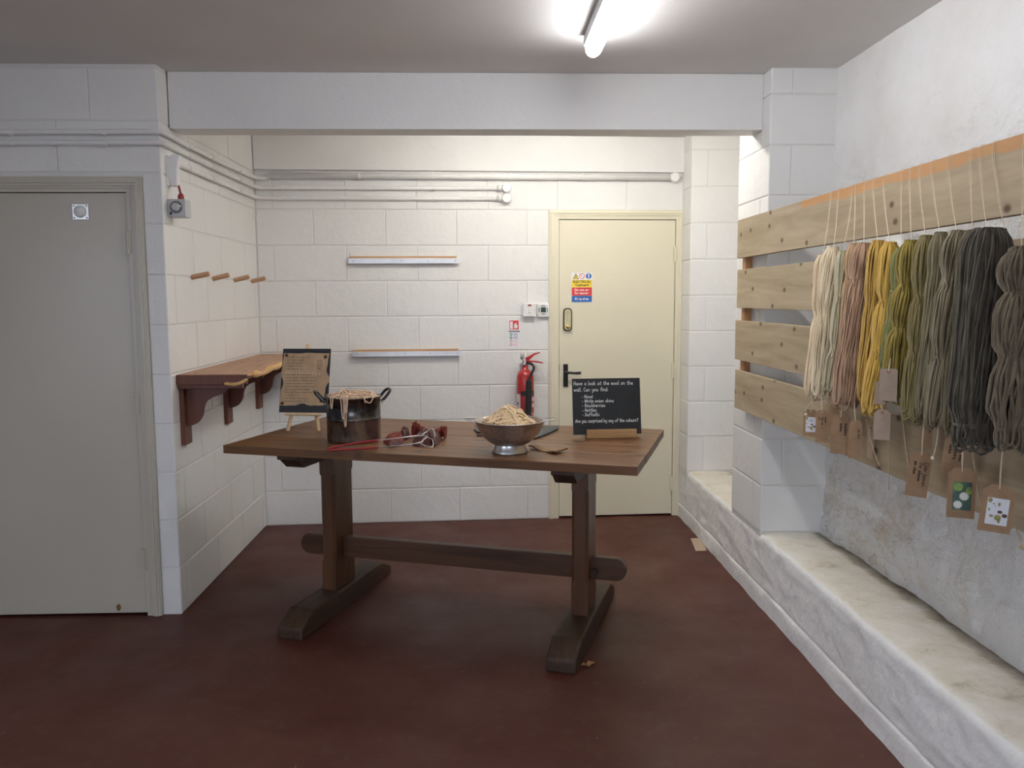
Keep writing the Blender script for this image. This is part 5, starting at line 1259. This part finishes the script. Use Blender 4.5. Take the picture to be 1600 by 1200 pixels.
# twine tails dangling below the skeins
def tail(px, X, r, mat, label, knot=False):
    P = [onx(x, y, X) for x, y in px]; o = P[0].copy()
    root = setp(empty('twine_tail', o), label, 'twine', 'twine tails below the skeins')
    mb = MB(); mb.tube(smooth_path([p - o for p in P], 5), r, 6); mb.build('twine', mat, root, smooth=True)
    if knot:
        mb = MB(); mb.lathe([(0, -0.006), (0.005, -0.004), (0.006, 0), (0.005, 0.004), (0, 0.006)], 8, Matrix.Translation(P[-1] - o)); mb.build('knot', mat, root, smooth=True)
tail([(1410, 640), (1412, 672), (1417, 710), (1422, 752)], 1.19, 0.0017, 'twine', 'jute twine tail hanging below the olive gold skein')
tail([(1516, 682), (1521, 720), (1528, 765), (1536, 806)], 1.17, 0.0018, 'twine', 'jute twine tail hanging between the two photo tags')
tail([(1353, 655), (1358, 680), (1368, 712), (1374, 728)], 1.20, 0.0012, 'twine', 'thin twine tail hanging behind the blank pale tags')
tail([(1388, 690), (1389, 722), (1389, 765)], 1.20, 0.0012, 'twine', 'thin frayed twine tail below the lower blank pale tag')
tail([(1467, 655), (1464, 690), (1458, 716)], 1.15, 0.0020, 'cotton', 'frayed wool tail below the warm grey skein', True)
tail([(1586, 822), (1593, 838), (1598, 855)], 1.17, 0.0014, 'twine', 'knotted twine end below the leaf photo tag', True)
tail([(1273, 605), (1270, 625), (1260, 640), (1259, 648)], 1.15, 0.0022, 'cotton', 'cream wool tail knotted beside the small photo tag', True)

# ------------------------------------------------------------------ kraft tags
def tag(label, cx, ytop, w_px, h_px, X, mat='kraft', lean=0.0, string_to=None, text=None, photo=None, yaw=-0.45, shape='clip'):
    """flat tag hung by its top hole; pixel box gives size on the plane at X"""
    top = onx(cx, ytop, X); bot = onx(cx, ytop + h_px, X)
    h_ = (top - bot).length; d = top.y
    w_ = w_px * d / F_PX * 1.02
    root = setp(empty('kraft_tag', top), label, 'tag', 'kraft tags under the skeins')
    MTG = Matrix.Rotation(yaw, 4, 'Z') @ Matrix.Rotation(lean, 4, 'Y')
    c = w_ * 0.24 if shape == 'clip' else w_ * 0.10
    outline = [(-w_ / 2, -h_), (w_ / 2, -h_), (w_ / 2, -c), (w_ / 2 - c, 0), (-w_ / 2 + c, 0), (-w_ / 2, -c)]
    m_ = MB(); m_.prism(outline, 0.0, 0.0012, MTG); m_.build('card', mat, root)
    m_ = MB(); m_.lathe([(0.0018, 0.0009), (0.0042, 0.0009), (0.0046, 0)], 14, MTG @ Matrix.Translation((0, 0, -0.009)) @ Matrix.Rotation(PI / 2, 4, 'X')); m_.build('eyelet', 'kraft' if mat == 'kraft' else simple('red_eyelet', (0.34, 0.12, 0.09), 0.7), root)
    hole = MTG @ Vector((0, -0.001, -0.009))
    if string_to:
        q = onx(*string_to, X + 0.006) - top
        m_ = MB(); m_.tube(smooth_path([hole, hole + (q - hole) * .5 + Vector((-.002, 0, 0)), q], 4), 0.0012, 5); m_.tube(smooth_path([hole, hole + (q - hole) * .5 + Vector((0.002, .003, 0)), q + Vector((0, .002, 0))], 4), 0.0012, 5); m_.build('string', 'cotton', root)
    if text:   # handwriting runs down the tag
        m_ = MB(); xh = w_ * 0.115
        for i, line in enumerate(text):
            x0 = w_ * 0.20 - i * w_ * 0.24
            handwriting(m_, line, 0, 0, xh, xh * 0.22, -0.0006, 1.0, 0.06, flip=lambda a, b, x0=x0: (x0 + b, -0.22 * h_ - a))
        me = m_.mesh('handwriting'); me.transform(MTG); link('handwriting', me, 'ink', root)
    if photo:
        x0, x1, z0, z1 = -w_ * .31, w_ * .36, -h_ * .84, -h_ * .28
        m_ = MB(); m_.prism(rect(x0, x1, z0, z1), -0.0008, 0.0, MTG); ph = m_.build('photo', 'photo_green' if photo == 'flowers' else 'photo_white', root)
        pw, phh = x1 - x0, z1 - z0
        def spot(fx, fz, r, mat_, nm, spikes=0, asp=1.0):
            n_ = 22; pts = []
            for i in range(n_):
                rr = r * pw * (1 + (0.16 * (-1) ** i if spikes else 0.08 * math.sin(i * 2.3)))
                pts.append((x0 + fx * pw + rr * math.cos(2 * PI * i / n_), z0 + fz * phh + rr * asp * math.sin(2 * PI * i / n_)))
            m2_ = MB(); m2_.prism(pts, -0.0012, -0.0008, MTG); m2_.build(nm, mat_, ph)
        if photo == 'flowers':
            spot(.30, .82, .24, 'leafprint', 'leaf_print', 0, 1.1); spot(.85, .70, .16, 'leafprint', 'leaf_print', 0, 1.5)
            spot(.62, .50, .25, 'petal', 'flower_print', 1); spot(.30, .19, .23, 'petal', 'flower_print', 1)
        else:
            for fx, fz, r_, mt, asp in ((.12, .90, .10, 'oliveprint', 1.3), (.30, .78, .06, 'leafprint', .6), (.55, .78, .06, 'oliveprint', 1.8), (.38, .70, .04, 'leafprint', .7), (.12, .55, .05, 'leafprint', 1.6), (.62, .50, .12, 'plumprint', .7), (.85, .38, .13, 'plumprint', .8), (.55, .28, .16, 'oliveprint', 1.0), (.25, .32, .10, 'oliveprint', .7), (.62, .16, .07, 'oliveprint', 1.6)):
                spot(fx, fz, r_, mt, 'plant_print', 1, asp)
    return root
tag('small kraft tag with a plant photo on white, closest to the pier', 1267, 640, 22, 42, 1.165, string_to=(1273, 612), photo='leaf')
tag('narrow kraft tag with dark handwriting beside the small photo tag', 1285, 641, 19, 50, 1.150, string_to=(1284, 610), text=('^~~^', '~^~ ~~', '~~'))
tag('dark kraft tag half hidden behind the two handwritten tags', 1303, 632, 15, 50, 1.180, string_to=(1303, 606))
tag('kraft tag with a pointed foot and handwriting under the pink skein', 1314, 648, 28, 62, 1.140, string_to=(1317, 620), text=('^~~^~~', '~~^~'))
tag('slim kraft tag lettered along its edge under the pink skein', 1337, 657, 19, 60, 1.155, string_to=(1335, 625), text=('Oak Bark',))
tag('blank pale tag with red eyelet over the yellow skein foot', 1389, 576, 26, 51, 1.120, 'kraft_pale', string_to=(1392, 560), shape='sq')
tag('blank pale tag tucked behind the red-eyelet tag', 1376, 596, 16, 36, 1.128, 'kraft_pale', shape='sq')
tag('blank pale tag hanging below the yellow skein', 1379, 640, 24, 48, 1.150, 'kraft_pale', string_to=(1376, 622))
tag('faint pale tag lying flat on the lowest board below the gold skein', 1361, 664, 17, 52, 1.230, 'kraft_pale', shape='sq', yaw=-1.45)
tag('kraft tag reading elder leaves below the grey-olive skein', 1441, 706, 32, 72, 1.155, lean=0.10, string_to=(1446, 640), text=('Elder leaves', 'The ~^~~~', '~~ ~^~'))
tag('orange-brown tag with faint lines behind the elder leaves tag', 1449, 655, 16, 47, 1.190, string_to=(1450, 640), text=('~^~~_~',))
tag('kraft tag with scrawled lines behind the flower photo tag', 1496, 682, 33, 62, 1.165, lean=0.10, string_to=(1499, 665), text=('~_~ ~^~', '^~~~~_', '~~^~'))
tag('large kraft tag with a photo of white flowers on green', 1504, 731, 40, 80, 1.135, string_to=(1506, 680), photo='flowers')
tag('large kraft tag with a photo of leaves on white', 1563, 758, 46, 76, 1.130, lean=0.08, string_to=(1567, 700), photo='leaf')

# ------------------------------------------------------------------ bits on the floor
mb = MB()
cp = [onz(1079, 842), onz(1096, 841), onz(1104, 861), onz(1087, 861.5)]; o = sum(cp, Vector()) / 4
for z in (0.001, 0.003): mb.v += [tuple(p - o + Vector((0, 0, z))) for p in cp]
mb.f = [(3, 2, 1, 0), (4, 5, 6, 7)] + [(i, (i + 1) % 4, (i + 1) % 4 + 4, i + 4) for i in range(4)]
setp(mb.build('card_scrap', 'kraft_pale', None, loc=o), 'scrap of brown card on the red floor by the ledge', 'scrap')
lp = onz(919, 1041); mb = MB()
lo_ = [(-0.030, -0.012), (-0.012, -0.008), (0.004, -0.016), (0.010, -0.004), (0.028, 0.004), (0.024, 0.014), (0.010, 0.016), (0.004, 0.026), (-0.006, 0.012), (-0.020, 0.010)]
n = len(lo_)
mb.v = [(x, y, 0.004 + 0.010 * abs(math.sin(x * 70 + y * 30))) for x, y in lo_] + [(x, y, 0.0028 + 0.010 * abs(math.sin(x * 70 + y * 30))) for x, y in lo_] + [(0, 0, 0.004), (0, 0, 0.001)]
for i in range(n): j = (i + 1) % n; mb.f += [(i, j, 2 * n), (n + j, n + i, 2 * n + 1), (i, n + i, n + j, j)]
setp(mb.build('dry_leaf', 'leaf', None, loc=(lp.x, lp.y, 0)), 'dry brown leaf on the floor beside the table foot', 'leaf')

# ------------------------------------------------------------------ lamps
def batten_light(label, p0, p1, strength, tint):
    """LED batten: slim body on the ceiling, glowing rounded diffuser below"""
    p0, p1 = Vector(p0), Vector(p1); d = p1 - p0; L = d.length
    root = setp(empty('strip_light', (p0 + p1) / 2, math.atan2(d.y, d.x)), label, 'light', 'ceiling strip lights')
    mb = MB(); mb.box(-L / 2 + 0.01, L / 2 - 0.01, -0.037, 0.037, 0.012, ZC - p0.z - 0.001); mb.build('body', simple('light_body', (0.75, 0.76, 0.78), 0.4), root, bevel=0.003)
    m, nt, b = nodes_of('glowing_diffuser'); b.inputs['Base Color'].default_value = (0.9, 0.9, 0.9, 1)
    b.inputs['Emission Color'].default_value = (*tint, 1); b.inputs['Emission Strength'].default_value = strength
    mb = MB(); r = 0.032; xs = [-L / 2, -L / 2 + 0.004, -L / 2 + 0.012, -L / 2 + 0.03] ; rs = [r * .35, r * .7, r * .92, r]
    xs = xs + [-x for x in reversed(xs)]; rs = rs + list(reversed(rs))
    mb.tube([(x, 0, 0) for x in xs], rs, 16); mb.build('diffuser', m, root, smooth=True)
    return root
batten_light('glowing ceiling strip light in front of the beam', (0.44, 3.39, 2.435), (0.45, 1.9, 2.435), TUBE_STRENGTH, (0.98, 0.975, 1.0))
batten_light('ceiling strip light behind the beam inside the alcove', (-0.25, 4.43, 2.435), (1.15, 4.43, 2.435), ALCOVE_STRENGTH, (1.0, 0.955, 0.87))
